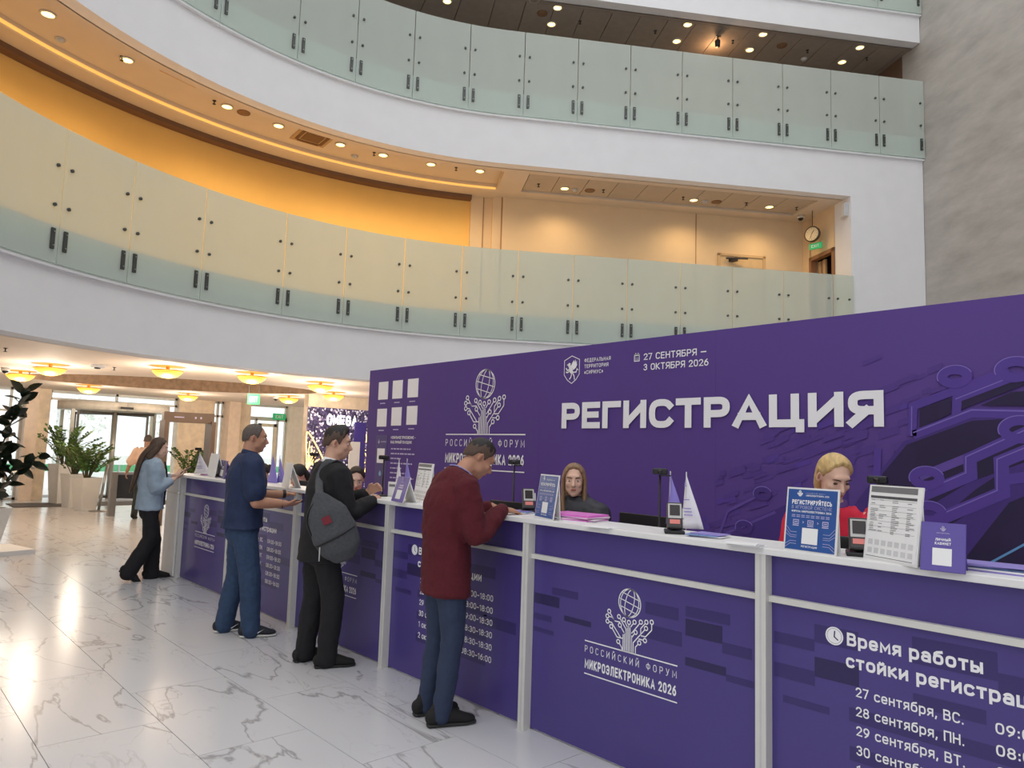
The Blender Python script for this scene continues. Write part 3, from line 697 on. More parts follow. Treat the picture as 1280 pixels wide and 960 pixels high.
MB().lathe([(0, 0), (.07, 0), (.07, 2.4), (0, 2.4)], n=14).build('centre_column', fr, rv, True)
for a_ in (38, 128, 218, 308):
    t = R(a_); d_ = V((math.cos(t)*.8, math.sin(t), 0))*(rd-.1); wg = MB()
    MB().bar(V((0, 0, 1.2))+d_*.06, V((0, 0, 1.2))+d_, .012, 2.25).build('wing_pane', M_PANE, rv)
    for q0, q1 in ((d_*.05+Z1*.06, d_+Z1*.06), (d_*.05+Z1*2.34, d_+Z1*2.34), (d_+Z1*.03, d_+Z1*2.37)): wg.bar(q0, q1, .05, .07)
    wg.build('wing_frame', mat('dark_door_frame', (92, 88, 82), .4, .5), rv)
MB().bb((rd*.8-.02, -.15, 2.44), (rd*.8+.04, .15, 2.5)).build('motion_sensor', M_DGREY, rv)
mt = MB().bb((-20.0, 3.0, .001), (-21.2, 7.2, .012)).build('entrance_mat', M_MATD); tag(mt, 'dark grey mat before the revolving door', 'mat')

# outdoors: paving, low green hoarding, cars and trees behind the glass
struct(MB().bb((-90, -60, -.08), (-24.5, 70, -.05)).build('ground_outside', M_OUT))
gh = thing('green_hoarding', 'low green hoarding seen through the entrance glass', 'fence', (-27.5, 8, 0))
for i in range(14): MB().bb((-.03, -7+i*1.0+.01, .55), (.03, -7+i+.99, .78)).build('board', mat('green_hoarding_board', (96, 196, 140), .6), gh); MB().bb((-.04, -7+i, -.05), (.04, -7+i+.06, .78)).build('post', M_LGREY, gh)
def tree(x, y, h, label):  # outdoor glare put into the near-white bark and leaf colours
    t = thing('leafy_tree', label, 'tree', (x, y, -.05)); MB().tube([(0, 0, 0), (.05, .02, h*.3), (0, .1, h*.6)], [.12, .09, .05], n=8).build('trunk', mat('glare_washed_bark', (226, 224, 220), .9), t, True)
    mb = MB(); rnd = random.Random(int(x*7+y))
    for i in range(110):
        th = rnd.uniform(0, 6.28); u_ = rnd.uniform(-1, 1); rr = rnd.random()**.4
        p = V((math.cos(th)*math.sqrt(1-u_*u_)*rr*h*.3, math.sin(th)*math.sqrt(1-u_*u_)*rr*h*.3, h*.62+u_*rr*h*.33)); e1 = V((rnd.gauss(0, 1), rnd.gauss(0, 1), rnd.gauss(0, 1))).normalized()*.16; e2 = e1.cross(V((rnd.gauss(0, 1), 1, rnd.gauss(0, 1)))).normalized()*.09
        mb.poly([p-e1, p+e2, p+e1, p-e2])
    o = mb.build('foliage', mat('glare_washed_foliage', (232, 238, 228), .8, var=.12), t); o['kind'] = 'stuff'
tree(-48, 10, 4.6, 'pale tree outside, left of the revolving door centre'); tree(-50, 15.5, 5, 'pale tree outside, right of the revolving door centre')

# ---- amber bowl lamps on the lobby ceiling
bl = ['nearest amber bowl lamp left of the oval recess', 'smaller amber bowl lamp at far left above the rubber plant', 'amber bowl lamp in front of the oval recess, centre', 'amber bowl lamp behind the hanging exit sign',
      'amber bowl lamp right of the oval recess, nearer one', 'amber bowl lamp over the revolving door', 'amber bowl lamp left of the illuminated wall, farther one', 'amber bowl lamp between revolving door and scanner arch', 'amber bowl lamp above the illuminated wall']
for i, (x, y) in enumerate([(63, 459.5), (25.5, 467.5), (209.5, 462.5), (315, 470), (400.5, 481.5), (111, 484.5), (361, 497.5), (235, 494.5), (417, 493.5)]):
    p = onz(x, y, 2.84); t = thing('bowl_lamp', bl[i], 'ceiling lamp', (p.x, p.y, 2.82), group='amber bowl lamps')
    MB().lathe([(0, -.125), (.08, -.118), (.16, -.09), (.22, -.045), (.25, 0), (.235, .004), (0, .004)], n=24).build('bowl', M_BOWL, t, True)
    MB().lathe([(.25, -.004), (.262, 0), (.262, .012), (.25, .014)], n=24, ring=True).build('rim', mat('brass_rim', (210, 160, 70), .4, .5), t, True)
    MB().lathe([(.03, .0), (.03, .08), (0, .08)], n=10).build('stem', mat('brass_rim', (210, 160, 70), .4, .5), t)
    lamp('POINT', 'bowl_light', (0, 0, -.34), 42, (1, .86, .70), t, shadow_soft_size=.15)
for i, (x, y) in enumerate([(7, 435), (143, 459), (37, 465), (308, 472)]): 
    p = onz(x, y, ZC); sprinkler(V((p.x, p.y, ZC)), 'dark sprinkler in the lobby ceiling, %s' % ['far left', 'left of centre near the edge', 'above the rubber plant', 'near the hanging exit sign'][i])
p = onz(7, 460, ZC); dome_camera(V((p.x, p.y, ZC)), 'black dome camera in the lobby ceiling at far left'); p = onz(345, 496, ZC); dome_camera(V((p.x, p.y, ZC)), 'dark dome camera beside the hanging exit sign')
p = onz(122, 456, ZC); dv = thing('ceiling_sensor', 'small white box sensor on the lobby ceiling left of centre', 'sensor', (p.x, p.y, ZC)); MB().bb((-.1, -.1, -.05), (.1, .1, 0)).build('housing', M_LGREY, dv); MB().lathe([(.05, -.05), (.05, -.07), (0, -.075)], n=12).build('lens', M_DGREY, dv)
p = onz(317, 499, 2.45); q = exit_sign(V((p.x, p.y, 2.45)), R(90-20), 'green exit sign hanging from the lobby ceiling by thin rods', .22, .2, 'EXIT', ZC-2.55)
p = onx(349, 521, XF+.4); exit_sign(p, R(90), 'green exit sign above the glazed door', .42, .2, 'EXIT', .03)

# ---- illuminated wall with the glowing letters
XO = -16.5
ow = struct(MB().bb((XO-.3, onx(384, 560, XO).y, 0), (XO-.07, 16.5, ZC)).build('wall_display', M_MARB))
a, b = onx(386, 508, XO), onx(474, 512, XO)
M_SEQ = D.materials.new('sequin_wall_painted_glints'); M_SEQ.use_nodes = True; nt = M_SEQ.node_tree; bs = nt.nodes['Principled BSDF']
vo_ = nt.nodes.new('ShaderNodeTexVoronoi'); vo_.inputs['Scale'].default_value = 24; rp_ = nt.nodes.new('ShaderNodeValToRGB'); tc_ = nt.nodes.new('ShaderNodeTexCoord')
nt.links.new(tc_.outputs['Object'], vo_.inputs['Vector']); sp_ = nt.nodes.new('ShaderNodeSeparateColor'); nt.links.new(vo_.outputs['Color'], sp_.inputs[0]); nt.links.new(sp_.outputs[0], rp_.inputs[0])
el = rp_.color_ramp.elements; el[0].color = (*lin((40, 30, 62)), 1); el[0].position = .2; el[1].color = (*lin((235, 232, 250)), 1); el[1].position = .98  # pale cells and a faint emission paint in the sequins' glints
e_ = el.new(.78); e_.color = (*lin((88, 76, 120)), 1)
nt.links.new(rp_.outputs[0], bs.inputs['Base Color']); bs.inputs['Roughness'].default_value = .4; nt.links.new(rp_.outputs[0], bs.inputs['Emission Color']); bs.inputs['Emission Strength'].default_value = .35
dw = thing('illuminated_display', 'dark sequin wall with glowing white letters and gold light wings', 'display', (XO, a.y, 0))
ht = a.z
MB().bb((-.05, 0, 0), (0, b.y-a.y, ht)).build('sequin_panel', M_SEQ, dw)
M_GLOW = mat('white_led_letter', (255, 255, 255), .5, emit=(255, 255, 255), estr=1.1); M_GOLD = mat('gold_light_rope', (255, 226, 150), .5, emit=(255, 214, 130), estr=2.2)
l0, l1 = onx(408, 531, XO), onx(447, 532, XO); mb = MB()
lw = (l1.y-l0.y)/5
for k, ch in enumerate('OMEGA'):
    lo = text(dw, ch, (.03, l0.y-a.y+lw*k, l0.z), Y1, Z1, .26, lw*.80, .2, M_GLOW, name='glowing_letter'); sm = lo.modifiers.new('depth', 'SOLIDIFY'); sm.thickness = .04
def rope(px, r=.016):
    MB().tube([onx(x, y, XO+.05)-V((XO, a.y, 0)) for x, y in px], [r]*len(px), n=6, sub=2).build('light_rope', M_GOLD, dw, True)
rope([(383, 585), (383, 545), (386, 541), (395, 556), (404, 574), (408, 590)])
for k in range(6): rope([(384+k*.6, 588-k*1.5), (387+k*3, 552+k*5.5)], .011)
rope([(446, 541), (451, 538), (457, 543), (458, 552), (450, 556)]); rope([(449, 562), (457, 563)]); rope([(450, 575), (455, 565), (459, 575), (456, 590)]); rope([(449, 585), (456, 578)])
bn = thing('purple_banner_stand', 'narrow purple banner in front of the sequin wall, beside the suited man', 'banner', onx(447, 600, XO+.5))
bn.location.z = 0; MB().bb((-.02, -.16, .05), (.02, .16, 2.25)).build('banner', mat('purple_banner', (62, 48, 140), .6), bn); MB().bb((-.15, -.2, 0), (.15, .2, .05)).build('base', M_LGREY, bn)
w2 = thing('white_notice_stand', 'white notice board beside the purple banner', 'notice board', onx(441, 600, XO+1.1)); w2.location.z = 0
MB().bb((-.015, -.14, .9), (.015, .14, 1.75)).build('board', M_PAPER, w2); MB().bb((-.02, -.02, 0), (.02, .02, .9)).build('pole', M_STEEL, w2); MB().bb((-.15, -.15, 0), (.15, .15, .02)).build('base', M_STEEL, w2)

# ---- security arch, barrier, pole stand
p = onz(236, 516, 2.2); md = thing('security_arch', 'brown walk-through metal detector arch beyond the counter end', 'metal detector', (p.x, p.y, 0), R(90)-R(8))
for s in (-1, 1): MB().bb((s*.43-.04, -.3, 0), (s*.43+.04, .3, 2.03)).build('side_panel', M_LBROWN, md)
MB().bb((-.47, -.12, 2.0), (.47, .12, 2.2)).build('top_bar', M_LBROWN, md)
MB().bb((-.28, -.125, 2.09), (-.1, -.12, 2.11)).build('indicator', M_INKT, md)
for x in (.1, .2): MB().bb((x, -.125, 2.08), (x+.03, -.12, 2.12)).build('indicator', M_INKT, md)
p = onz(138, 645, 0); q = onz(176, 636, 0); br = thing('low_barrier', 'low black barrier panel with steel end post behind the walking man', 'barrier', (p.x, p.y, 0)); dq = V((-.25, 1.0, 0)).normalized()
MB().bb((-.06, -.06, 0), (.10, .06, .93)).build('end_post', mat('grey_steel_cabinet', (150, 148, 146), .4, .5), br)
br_o = MB().bar(V((0, 0, .62))+dq*.03, V((0, 0, .62))+dq*1.1, .09, .5).build('panel', M_BLACK, br); MB().bar(V((0, 0, .9))+dq*.0, V((0, 0, .9))+dq*1.1, .12, .05).build('top_rail', mat('grey_steel_cabinet', (150, 148, 146), .4, .5), br)
p = onz(123, 639, 0); st = thing('pole_stand', 'slim steel pole on a flat round base by the planters', 'stand', (p.x, p.y, 0))
MB().lathe([(0, 0), (.2, 0), (.2, .015), (.03, .03), (0, .03)], n=24).build('base', M_STEEL, st, True); MB().tube([(0, 0, .02), (.02, .1, 1.05)], [.03, .03], n=10, cap=False).build('pole', M_STEEL, st, True)

# ---- plants
def planter(p, w0, w1, h, label, m=M_POT):
    t = thing('planter', label, 'planter', p)
    t.rotation_euler = (0, 0, R(18))
    vs = []
    for wv, z in ((w0, 0), (w1, h), (w1-.05, h), (w1-.06, h-.05)): vs += [V((sx*wv/2, sy*wv/2, z)) for sx, sy in ((-1, -1), (1, -1), (1, 1), (-1, 1))]
    fs = [(3, 2, 1, 0)] + [(k*4+i, k*4+(i+1) % 4, k*4+4+(i+1) % 4, k*4+4+i) for k in range(3) for i in range(4)]
    MB().add(vs, fs).build('pot', m, t)
    MB().bb((-w1/2+.035, -w1/2+.035, h-.07), (w1/2-.035, w1/2-.035, h-.045)).build('soil', M_SOIL, t); return t
def zz_plant(p, h, n, spread, label, seed, lean=(0, 0)):
    t = thing('leafy_plant', label, 'plant', p); rnd = random.Random(seed); fo = MB()
    for i in range(n):
        th = rnd.uniform(0, 6.283); sp = spread*rnd.uniform(.35, 1.0); hh = h*rnd.uniform(.6, 1.0)
        e = V((math.cos(th)*sp+lean[0], math.sin(th)*sp+lean[1], hh)); b0 = V((math.cos(th)*.04, math.sin(th)*.04, -.06))
        mid = V((e.x*.35, e.y*.35, hh*.66)); pts = [b0, mid, e+V((0, 0, -.04*sp))]
        MB().tube(pts, [.011, .009, .005], n=6).build('stem', M_STEM, t, True)
        for k in range(11):
            u_ = .28+.7*k/10; c = b0*(1-u_)**2 + mid*2*u_*(1-u_) + e*u_*u_; ax = (e-mid).normalized(); sd = ax.cross(Z1); sd = sd.normalized() if sd.length > .01 else X1
            for sg in (-1, 1):
                d_ = (sd*sg + ax*.6 + Z1*rnd.uniform(-.1, .5)).normalized()*rnd.uniform(.09, .14); nn = d_.cross(V((rnd.gauss(0, 1), rnd.gauss(0, 1), 1))).normalized()*.03
                fo.add([c, c+d_*.45+nn, c+d_, c+d_*.45-nn], [(0, 1, 2, 3)])
    o = fo.build('foliage', M_LEAF, t); o['kind'] = 'stuff'; return t
for (x, y), sz, h, lb, pl in (((69.7, 630), .5, .98, 'tall white planter, leftmost and farthest of the three by the door', 'dark leafy plant in the leftmost tall planter'), ((84, 634.6), .42, .78, 'white planter, middle of the three by the door', 'leafy green plant in the middle planter by the door'), ((100, 638.4), .46, .74, 'white planter, rightmost and nearest of the three by the door', 'leafy green plant in the rightmost planter by the door')):
    p = onz(x, y, 0); p = V((p.x-.15, p.y+.12, 0)); planter(p, sz*.72, sz, h, lb); zz_plant(V((p.x, p.y, h)), .95 if h > .9 else .75, 22, .78, pl, int(x))
p = onz(226, 622, 0); p = onz(232, 640, 0); planter(p, .3, .42, .75, 'white planter behind the end of the counter'); zz_plant(V((p.x, p.y, .75)), .75, 14, .5, 'green leafy plant rising behind the counter end', 5)
# rubber plant at the left edge, every leaf of its own
p0 = onz(-30, 692, 0); px_, py_ = p0.x, p0.y
bp = MB().bb((-.42, -.42, 0), (.42, .42, .06)).build('plinth', M_WFRAME); bp.location = (px_+.05, py_+.12, 0); tag(bp, 'flat white plinth under the rubber plant pot', 'plinth')
bp.rotation_euler = (0, 0, R(14))
rp = planter(V((px_, py_, .06)), .36, .54, .56, 'tall white tapered planter at the left edge')
fc = thing('rubber_plant', 'tall dark rubber plant at the left edge', 'plant', (px_, py_, .62))
mb = MB(); S_ = [(-.5, 0), (-.3, .16), (0, .21), (.3, .15), (.5, 0)]
prof = [(-1, 0), (-.7, .32), (-.25, .5), (.2, .46), (.65, .27), (1, 0)]
lv = []; lf = []
for x, y in prof: lv += [V((x*.12+.12, -y*.13, .015*(1-x*x))), V((x*.12+.12, 0, -.004)), V((x*.12+.12, y*.13, .015*(1-x*x)))]
for i in range(5): k = i*3; lf += [(k, k+3, k+4, k+1), (k+1, k+4, k+5, k+2)]
ME_LEAF = MB().add(lv, lf).mesh('leaf', M_LEAFD, True)
rnd = random.Random(21)
stems = [[(0, 0, 0), (.03, .1, .5), (.08, .22, 1.1), (.14, .36, 1.62)], [(0, 0, 0), (-.1, -.08, .4), (-.05, -.1, .9)], [(.02, 0, 0), (.1, .2, .28), (.12, .42, .55), (.1, .6, .72)], [(0, 0, 0), (.1, -.05, .35), (.2, .05, .8)], [(0, 0, 0), (-.05, .1, .4), (-.05, .2, .75)]]
for si, sp in enumerate(stems):
    P = [V(q) for q in sp]; MB().tube(P, [.016, .013, .011, .008][:len(P)], n=7).build('stem', M_STEM, fc, True)
    n = (46, 24, 24, 26, 26)[si]
    for k in range(n):
        u_ = .22+.78*k/(n-1); f_ = u_*(len(P)-1); i = min(int(f_), len(P)-2); c = P[i].lerp(P[i+1], f_-i); az = k*2.4+si; el_ = rnd.uniform(-.9, .9) + (.4 if k > n-3 else 0); s_ = rnd.uniform(.8, 1.15)
        o = inst(ME_LEAF, 'leaf', fc, c, (rnd.uniform(-1.3, 1.3), -el_, az), (s_, s_, s_))
# ================================================================== BACKDROP AND COUNTER
EMB_C = [(-.22, .308), (-.24, .263), (-.238, .218), (-.194, .181), (-.109, .281), (-.054, .265), (.001, .252), (-.098, .21), (.061, .265), (.128, .278), (.186, .288), (.241, .298), (.183, .236), (.074, .183), (.173, .134), (.114, .103), (-.113, .068)]
EMB_B = [[(-.22, .308), (-.157, .236)], [(-.24, .263), (-.185, .262), (-.157, .236), (-.095, .236)], [(-.109, .281), (-.03, .19), (-.03, .16)], [(-.238, .218), (-.19, .216), (-.085, .105)], [(-.194, .181), (-.128, .104), (-.062, .104)],
         [(-.098, .21), (-.05, .155)], [(-.054, .265), (-.015, .21)], [(.061, .265), (.018, .215)], [(.128, .278), (.03, .165)], [(.074, .183), (.036, .135)], [(.186, .288), (.128, .225), (.128, .17)], [(.241, .298), (.241, .232), (.178, .166), (.13, .166)],
         [(.183, .236), (.05, .092), (.05, 0)], [(.173, .134), (.105, .134)], [(.114, .103), (.074, .06), (.074, 0)], [(-.113, .068), (-.072, .025), (-.072, 0)], [(-.06, .14), (-.06, 0)]]
def emblem(parent, org, Wd, m=None, full=True, wt=.0085, txt=True, u=X1, v=Z1, nm='emblem'):
    m = m or M_INK; org = V(org); mb = MB(); tf = lambda p: org + u*(p.x*Wd) + v*(p.y*Wd)
    for c in EMB_C: ribbon(mb, _arc(c[0], c[1], .017, .017, 0, 360, 12), wt, tf)
    def trim(a, b): d_ = (V(b)-V(a)).normalized()*.019; return (a[0]+d_.x, a[1]+d_.y)
    for b in EMB_B:
        b = list(b)
        if b[0] in EMB_C: b[0] = trim(b[0], b[1])
        ribbon(mb, b, wt, tf, False)
    for x, h in ((-.045, .15), (-.03, .17), (-.015, .205), (.0, .232), (.015, .21), (.033, .15)): ribbon(mb, [(x, 0), (x, h)], wt*.85, tf, False)
    gx, gy, gr = .005, .415, .119
    ro = lambda p: (gx + p[0]*math.cos(-.25)-p[1]*math.sin(-.25), gy + p[0]*math.sin(-.25)+p[1]*math.cos(-.25))
    ribbon(mb, [ro(p) for p in _arc(0, 0, gr, gr, 0, 360, 32)], wt, tf)
    for k in (-.38, .38): ribbon(mb, [ro((k*gr*math.cos(R(a))*1., gr*math.sin(R(a)))) for a in range(-90, 91, 10)], wt*.8, tf, False)
    for k in (-.82, .82): ribbon(mb, [ro((k*gr*math.cos(R(a)), gr*math.sin(R(a)))) for a in range(-90, 91, 10)], wt*.8, tf, False)
    for yy in (-.5, 0, .5): xx = math.sqrt(1-yy*yy); ribbon(mb, [ro((-xx*gr, yy*gr)), ro((xx*gr, yy*gr))], wt*.8, tf, False)
    if txt:
        ribbon(mb, [(-.5, 0), (.5, 0)], wt*1.1, tf, False); ribbon(mb, [(-.5, -.288), (.5, -.288)], wt*1.1, tf, False)
    o = mb.build(nm, m, parent)
    if txt:
        text(parent, 'РОССИЙСКИЙ ФОРУМ', org+u*(-.497*Wd)+v*(-.099*Wd), u, v, .058*Wd, .99*Wd, .095, m, track=.5, sx=.8)
        text(parent, 'МИКРОЭЛЕКТРОНИКА 2026', org+u*(-.495*Wd)+v*(-.241*Wd), u, v, .083*Wd, .985*Wd, .2, m, track=.16, sx=.8)
    return o

YB = 4.95
BX0, BX1, BZ = -8.138, 1.6, 2.6
bk = thing('registration_backdrop', 'long purple printed backdrop wall with large registration lettering', 'backdrop', (0, YB, 0))
xs = [BX0, -7.06, -5.0, -3.06, -1.04, BX1]
for i in range(5): MB().bb((xs[i]+(.001 if i else 0), 0, 0), (xs[i+1], .12, BZ)).build('fabric_panel', M_BACK, bk)
def P(x, y, d=.002): q = ony(x, y, YB); return V((q.x, -d, q.z))
text(bk, 'РЕГИСТРАЦИЯ', (-4.686, -.014, 1.836), X1, Z1, .238, 2.868, .235, M_INK, track=.1, sx=1.15)
emblem(bk, (-5.826, -.004, 1.778), 1.29)
text(bk, 'ФЕДЕРАЛЬНАЯ', (-4.424, -.004, 2.443), X1, Z1, .034, .31, .15, M_INK, track=.2)
text(bk, 'ТЕРРИТОРИЯ', (-4.424, -.004, 2.388), X1, Z1, .034, .285, .15, M_INK, track=.2)
text(bk, '«СИРИУС»', (-4.424, -.004, 2.333), X1, Z1, .034, .225, .15, M_INK, track=.2)
text(bk, '27 СЕНТЯБРЯ —', (-3.752, -.004, 2.414), X1, Z1, .056, .61, .15, M_INK, track=.14)
text(bk, '3 ОКТЯБРЯ 2026', (-3.752, -.004, 2.325), X1, Z1, .056, .63, .15, M_INK, track=.14)
# calendar mark
mb = MB(); tf = lambda p: V((-3.824+p.x, -.004, 2.441+p.y))
ribbon(mb, [(-.026, -.03), (-.026, .026), (.026, .026), (.026, -.03), (-.026, -.03)], .007, tf); ribbon(mb, [(-.026, .022), (.026, .022)], .016, tf, False)
for a in (-.013, .013): ribbon(mb, [(a, .026), (a, .04)], .008, tf, False)
for a in (-.012, .0, .012):
    for b in (-.018, -.004): ribbon(mb, [(a-.003, b), (a+.003, b)], .006, tf, False)
mb.build('calendar_mark', M_INK, bk)
# shield with a winged griffin
mb = MB(); tf = lambda p: V((-4.58+p.x, -.004, 2.39+p.y))
ribbon(mb, [(0, .125), (.095, .085), (.095, -.05), (.055, -.1), (0, -.135), (-.055, -.1), (-.095, -.05), (-.095, .085), (0, .125)], .007, tf)
def blobp(pts): mb.add([tf(V(p)) for p in pts], [tuple(range(len(pts)))])
blobp([(-.035, .062), (-.05, .05), (-.066, .044), (-.05, .036), (-.04, .02), (-.02, .03), (-.015, .055)])                        # head and beak
blobp([(-.04, .025), (-.015, .04), (.01, .0), (.02, -.04), (.0, -.05), (-.025, -.03)])                                       # body
blobp([(-.01, .03), (.005, .06), (.025, .085), (.03, .06), (.045, .09), (.05, .06), (.062, .075), (.06, .04), (.07, .045), (.05, .01), (.02, -.01)])  # wing
for a in ([(-.03, .0), (-.055, -.01), (-.07, .01)], [(-.03, -.015), (-.052, -.03), (-.07, -.025)], [(.0, -.045), (-.01, -.075), (-.025, -.09)], [(.015, -.04), (.03, -.065), (.035, -.095)], [(.02, -.03), (.055, -.03), (.065, .0), (.075, -.01)]): ribbon(mb, a, .011, tf)
mb.build('griffin_shield', M_INK, bk)
# white code plates (left blank) and the app block
for i, (x, z) in enumerate([(-7.80, 2.325), (-7.48, 2.327), (-7.152, 2.33), (-7.804, 1.985), (-7.478, 1.995), (-7.15, 2.003)]):
    MB().bb((x-.108, -.004, z-.112), (x+.108, 0, z+.112)).build('code_plate', M_INK, bk); bars = MB()
    ribbon(bars, [(-.06, -.16), (.06, -.16)], .012, lambda p, x=x, z=z: V((x+p.x, -.004, z+p.y)), False); bars.build('caption_line', M_INKT, bk)
MB().bb((-7.91, -.003, 1.10), (-7.655, 0, 1.765)).build('phone_print', mat('muted_violet_phone', (84, 72, 128), .6), bk)
MB().bb((-7.87, -.005, 1.42), (-7.70, 0, 1.60)).build('code_plate', M_INK, bk); emblem(bk, (-7.84, -.005, 1.66), .09, M_INKT, txt=False, nm='small_emblem', wt=.02); text(bk, 'МИКРОЭЛЕКТРОНИКА', (-7.80, -.005, 1.675), X1, Z1, .018, .13, .16, M_INKT)
ds = MB().poly([V((-7.785, -.005, 1.33)), V((-7.755, -.005, 1.29)), V((-7.765, -.005, 1.265)), V((-7.785, -.005, 1.258)), V((-7.805, -.005, 1.265)), V((-7.815, -.005, 1.29))]).build('drop_mark', mat('pale_blue_print', (130, 170, 210), .6), bk)
text(bk, 'МОБИЛЬНОЕ ПРИЛОЖЕНИЕ –', (-7.575, -.004, 1.722), X1, Z1, .034, .52, .18, M_INK); text(bk, 'ВАШ ЛИЧНЫЙ ПОМОЩНИК', (-7.575, -.004, 1.665), X1, Z1, .034, .45, .18, M_INK)
mb = MB(); rl = random.Random(3)
for k, L_ in enumerate((.42, .5, .22, .46, .24, .36, .5, .3, .26, .4, .34, .44)):
    z = 1.60-.058*k; x = 0
    while x < L_:
        wd = rl.uniform(.03, .08); ribbon(mb, [(-7.56+x, z), (-7.56+min(x+wd, L_), z)], .016, lambda p: V((p.x, -.004, p.y)), False); x += wd+.014
mb.build('small_text_lines', M_INKT, bk)
# printed circuit artwork and pixel pattern on the right half
def pp(pts, m, d, name):
    d += .006; k = [i for i, q in enumerate(pts) if q[0] == 1330]
    if len(k) > 1: pts = pts[:k[0]+1] + [(1640, pts[k[0]][1]-25), (1640, pts[k[-1]][1]+15)] + pts[k[-1]:]     # the print runs on past the view
    return MB().poly([P(x, y, d) for x, y in pts][::-1]).build(name, m, bk)
def band(pts, wd, m, d, name='circuit_trace'):
    d += .006; pts = pts + [(1640, pts[-1][1]-40)] if pts[-1][0] == 1330 else pts; mb = MB(); ribbon(mb, [(ony(x, y, YB).x, ony(x, y, YB).z) for x, y in pts], wd, lambda p: V((p.x, -d, p.y)), False); return mb.build(name, m, bk)
rl = random.Random(11)
for k in range(150):
    x = rl.gauss(1010, 90); y = 610 - (x-900)*.42 + rl.gauss(0, 34) + (30 if x < 960 else 0)
    if x > 1190 or x < 800 or y < 400 or y > 690: continue
    if 700 < x < 1108 and 485 < y < 545 and rl.random() < .5: continue
    c = P(x, y); wd = rl.uniform(.04, .16); h_ = rl.uniform(.025, .055); sk = .35*wd
    mb = MB().poly([c+V((-wd/2, 0, -h_/2-sk/2)), c+V((wd/2, 0, -h_/2+sk/2)), c+V((wd/2, 0, h_/2+sk/2)), c+V((-wd/2, 0, h_/2-sk/2))])
    o = mb.build('pixel_block', M_BKP if rl.random() < .8 else M_BK4, bk); o.location.y = -.00004*k
pp([(1062, 640), (1100, 590), (1130, 552), (1215, 520), (1280, 515), (1330, 515), (1330, 760), (1060, 760)], M_BK1, .0035, 'circuit_field')
pp([(1098, 700), (1104, 592), (1134, 556), (1215, 526), (1330, 520), (1330, 560), (1210, 604), (1150, 640), (1120, 700)], M_BK2, .0040, 'circuit_field')
pp([(1150, 511), (1190, 497), (1189, 517), (1150, 536)], M_BK2, .004, 'circuit_field'); pp([(1200, 501), (1262, 472), (1330, 452), (1330, 462), (1202, 512)], M_BK2, .004, 'circuit_field'); pp([(1226, 507), (1265, 490), (1330, 486), (1330, 508)], M_BK2, .004, 'circuit_field')
pp([(1165, 690), (1172, 652), (1220, 612), (1250, 592), (1252, 618), (1190, 655), (1200, 700)], M_BK2, .0042, 'circuit_field'); pp([(1205, 700), (1262, 628), (1330, 600), (1330, 720), (1210, 720)], M_BK2, .0042, 'circuit_field')
band([(1142, 544), (1215, 516), (1330, 518)], .055, M_BK4, .0045); band([(1142, 541), (1215, 512.5), (1330, 515)], .008, M_BKL, .005, 'trace_edge')
band([(1141, 545), (1142, 508), (1262, 463)], .05, M_BK4, .0045); band([(1140, 545), (1140.5, 508)], .006, M_BKL, .005, 'trace_edge'); band([(1196, 520), (1197, 498), (1270, 470), (1330, 472)], .05, M_BK4, .0046)
band([(1195, 499), (1268, 470), (1330, 470)], .006, M_BKL, .005, 'trace_edge')
band([(1148, 622), (1214, 594), (1213, 573), (1330, 520)], .07, M_BK4, .0048); band([(1150, 616), (1208, 591), (1208, 571), (1330, 516)], .007, M_BKL, .0055, 'trace_edge')
band([(1172, 650), (1254, 616), (1252, 577), (1330, 545)], .075, M_BK4, .0049); band([(1172, 645), (1247, 613), (1247, 574), (1330, 540)], .007, M_BKL, .0055, 'trace_edge')
band([(1256, 600), (1330, 590)], .06, M_BK4, .0052); band([(1239, 703), (1280, 681), (1330, 655)], .012, mat('cyan_print_line', (96, 150, 200), .6), .0056, 'trace_edge'); band([(1095, 640), (1098, 560)], .045, M_BK4, .0047); band([(1150, 596), (1215, 570)], .05, M_BK3, .0044)
def ring(x, y, r, m=M_BK4, wd=.055):
    r *= .85
    c = P(x, y); mb = MB(); ribbon(mb, _arc(c.x, c.z, r, r*.62, 0, 360, 24), wd, lambda p: V((p.x, -.0122, p.y))); mb.build('circuit_ring', m, bk)
    mb = MB(); ribbon(mb, _arc(c.x, c.z, r+wd*.5, r*.62+wd*.5, 20, 200, 18), .006, lambda p: V((p.x, -.0127, p.y)), False); mb.build('trace_edge', M_BKL, bk)
for x, y, r in ((1159, 597.5, .085), (1162, 641, .085), (1194, 471, .08), (1277, 537, .1), (1270, 462, .09)): ring(x, y, r)
ring(954, 617, .06, M_BK1, .04); ring(931, 659, .06, M_BK1, .04)
band([(946, 621), (910, 639), (900, 668)], .02, M_BK3, .003); band([(970, 640), (905, 668)], .02, M_BK3, .003); band([(1090, 655), (985, 700)], .05, M_BK1, .003)
pp([(880, 700), (900, 668), (985, 630), (1060, 610), (1062, 700)], M_BK1, .0015, 'circuit_field')

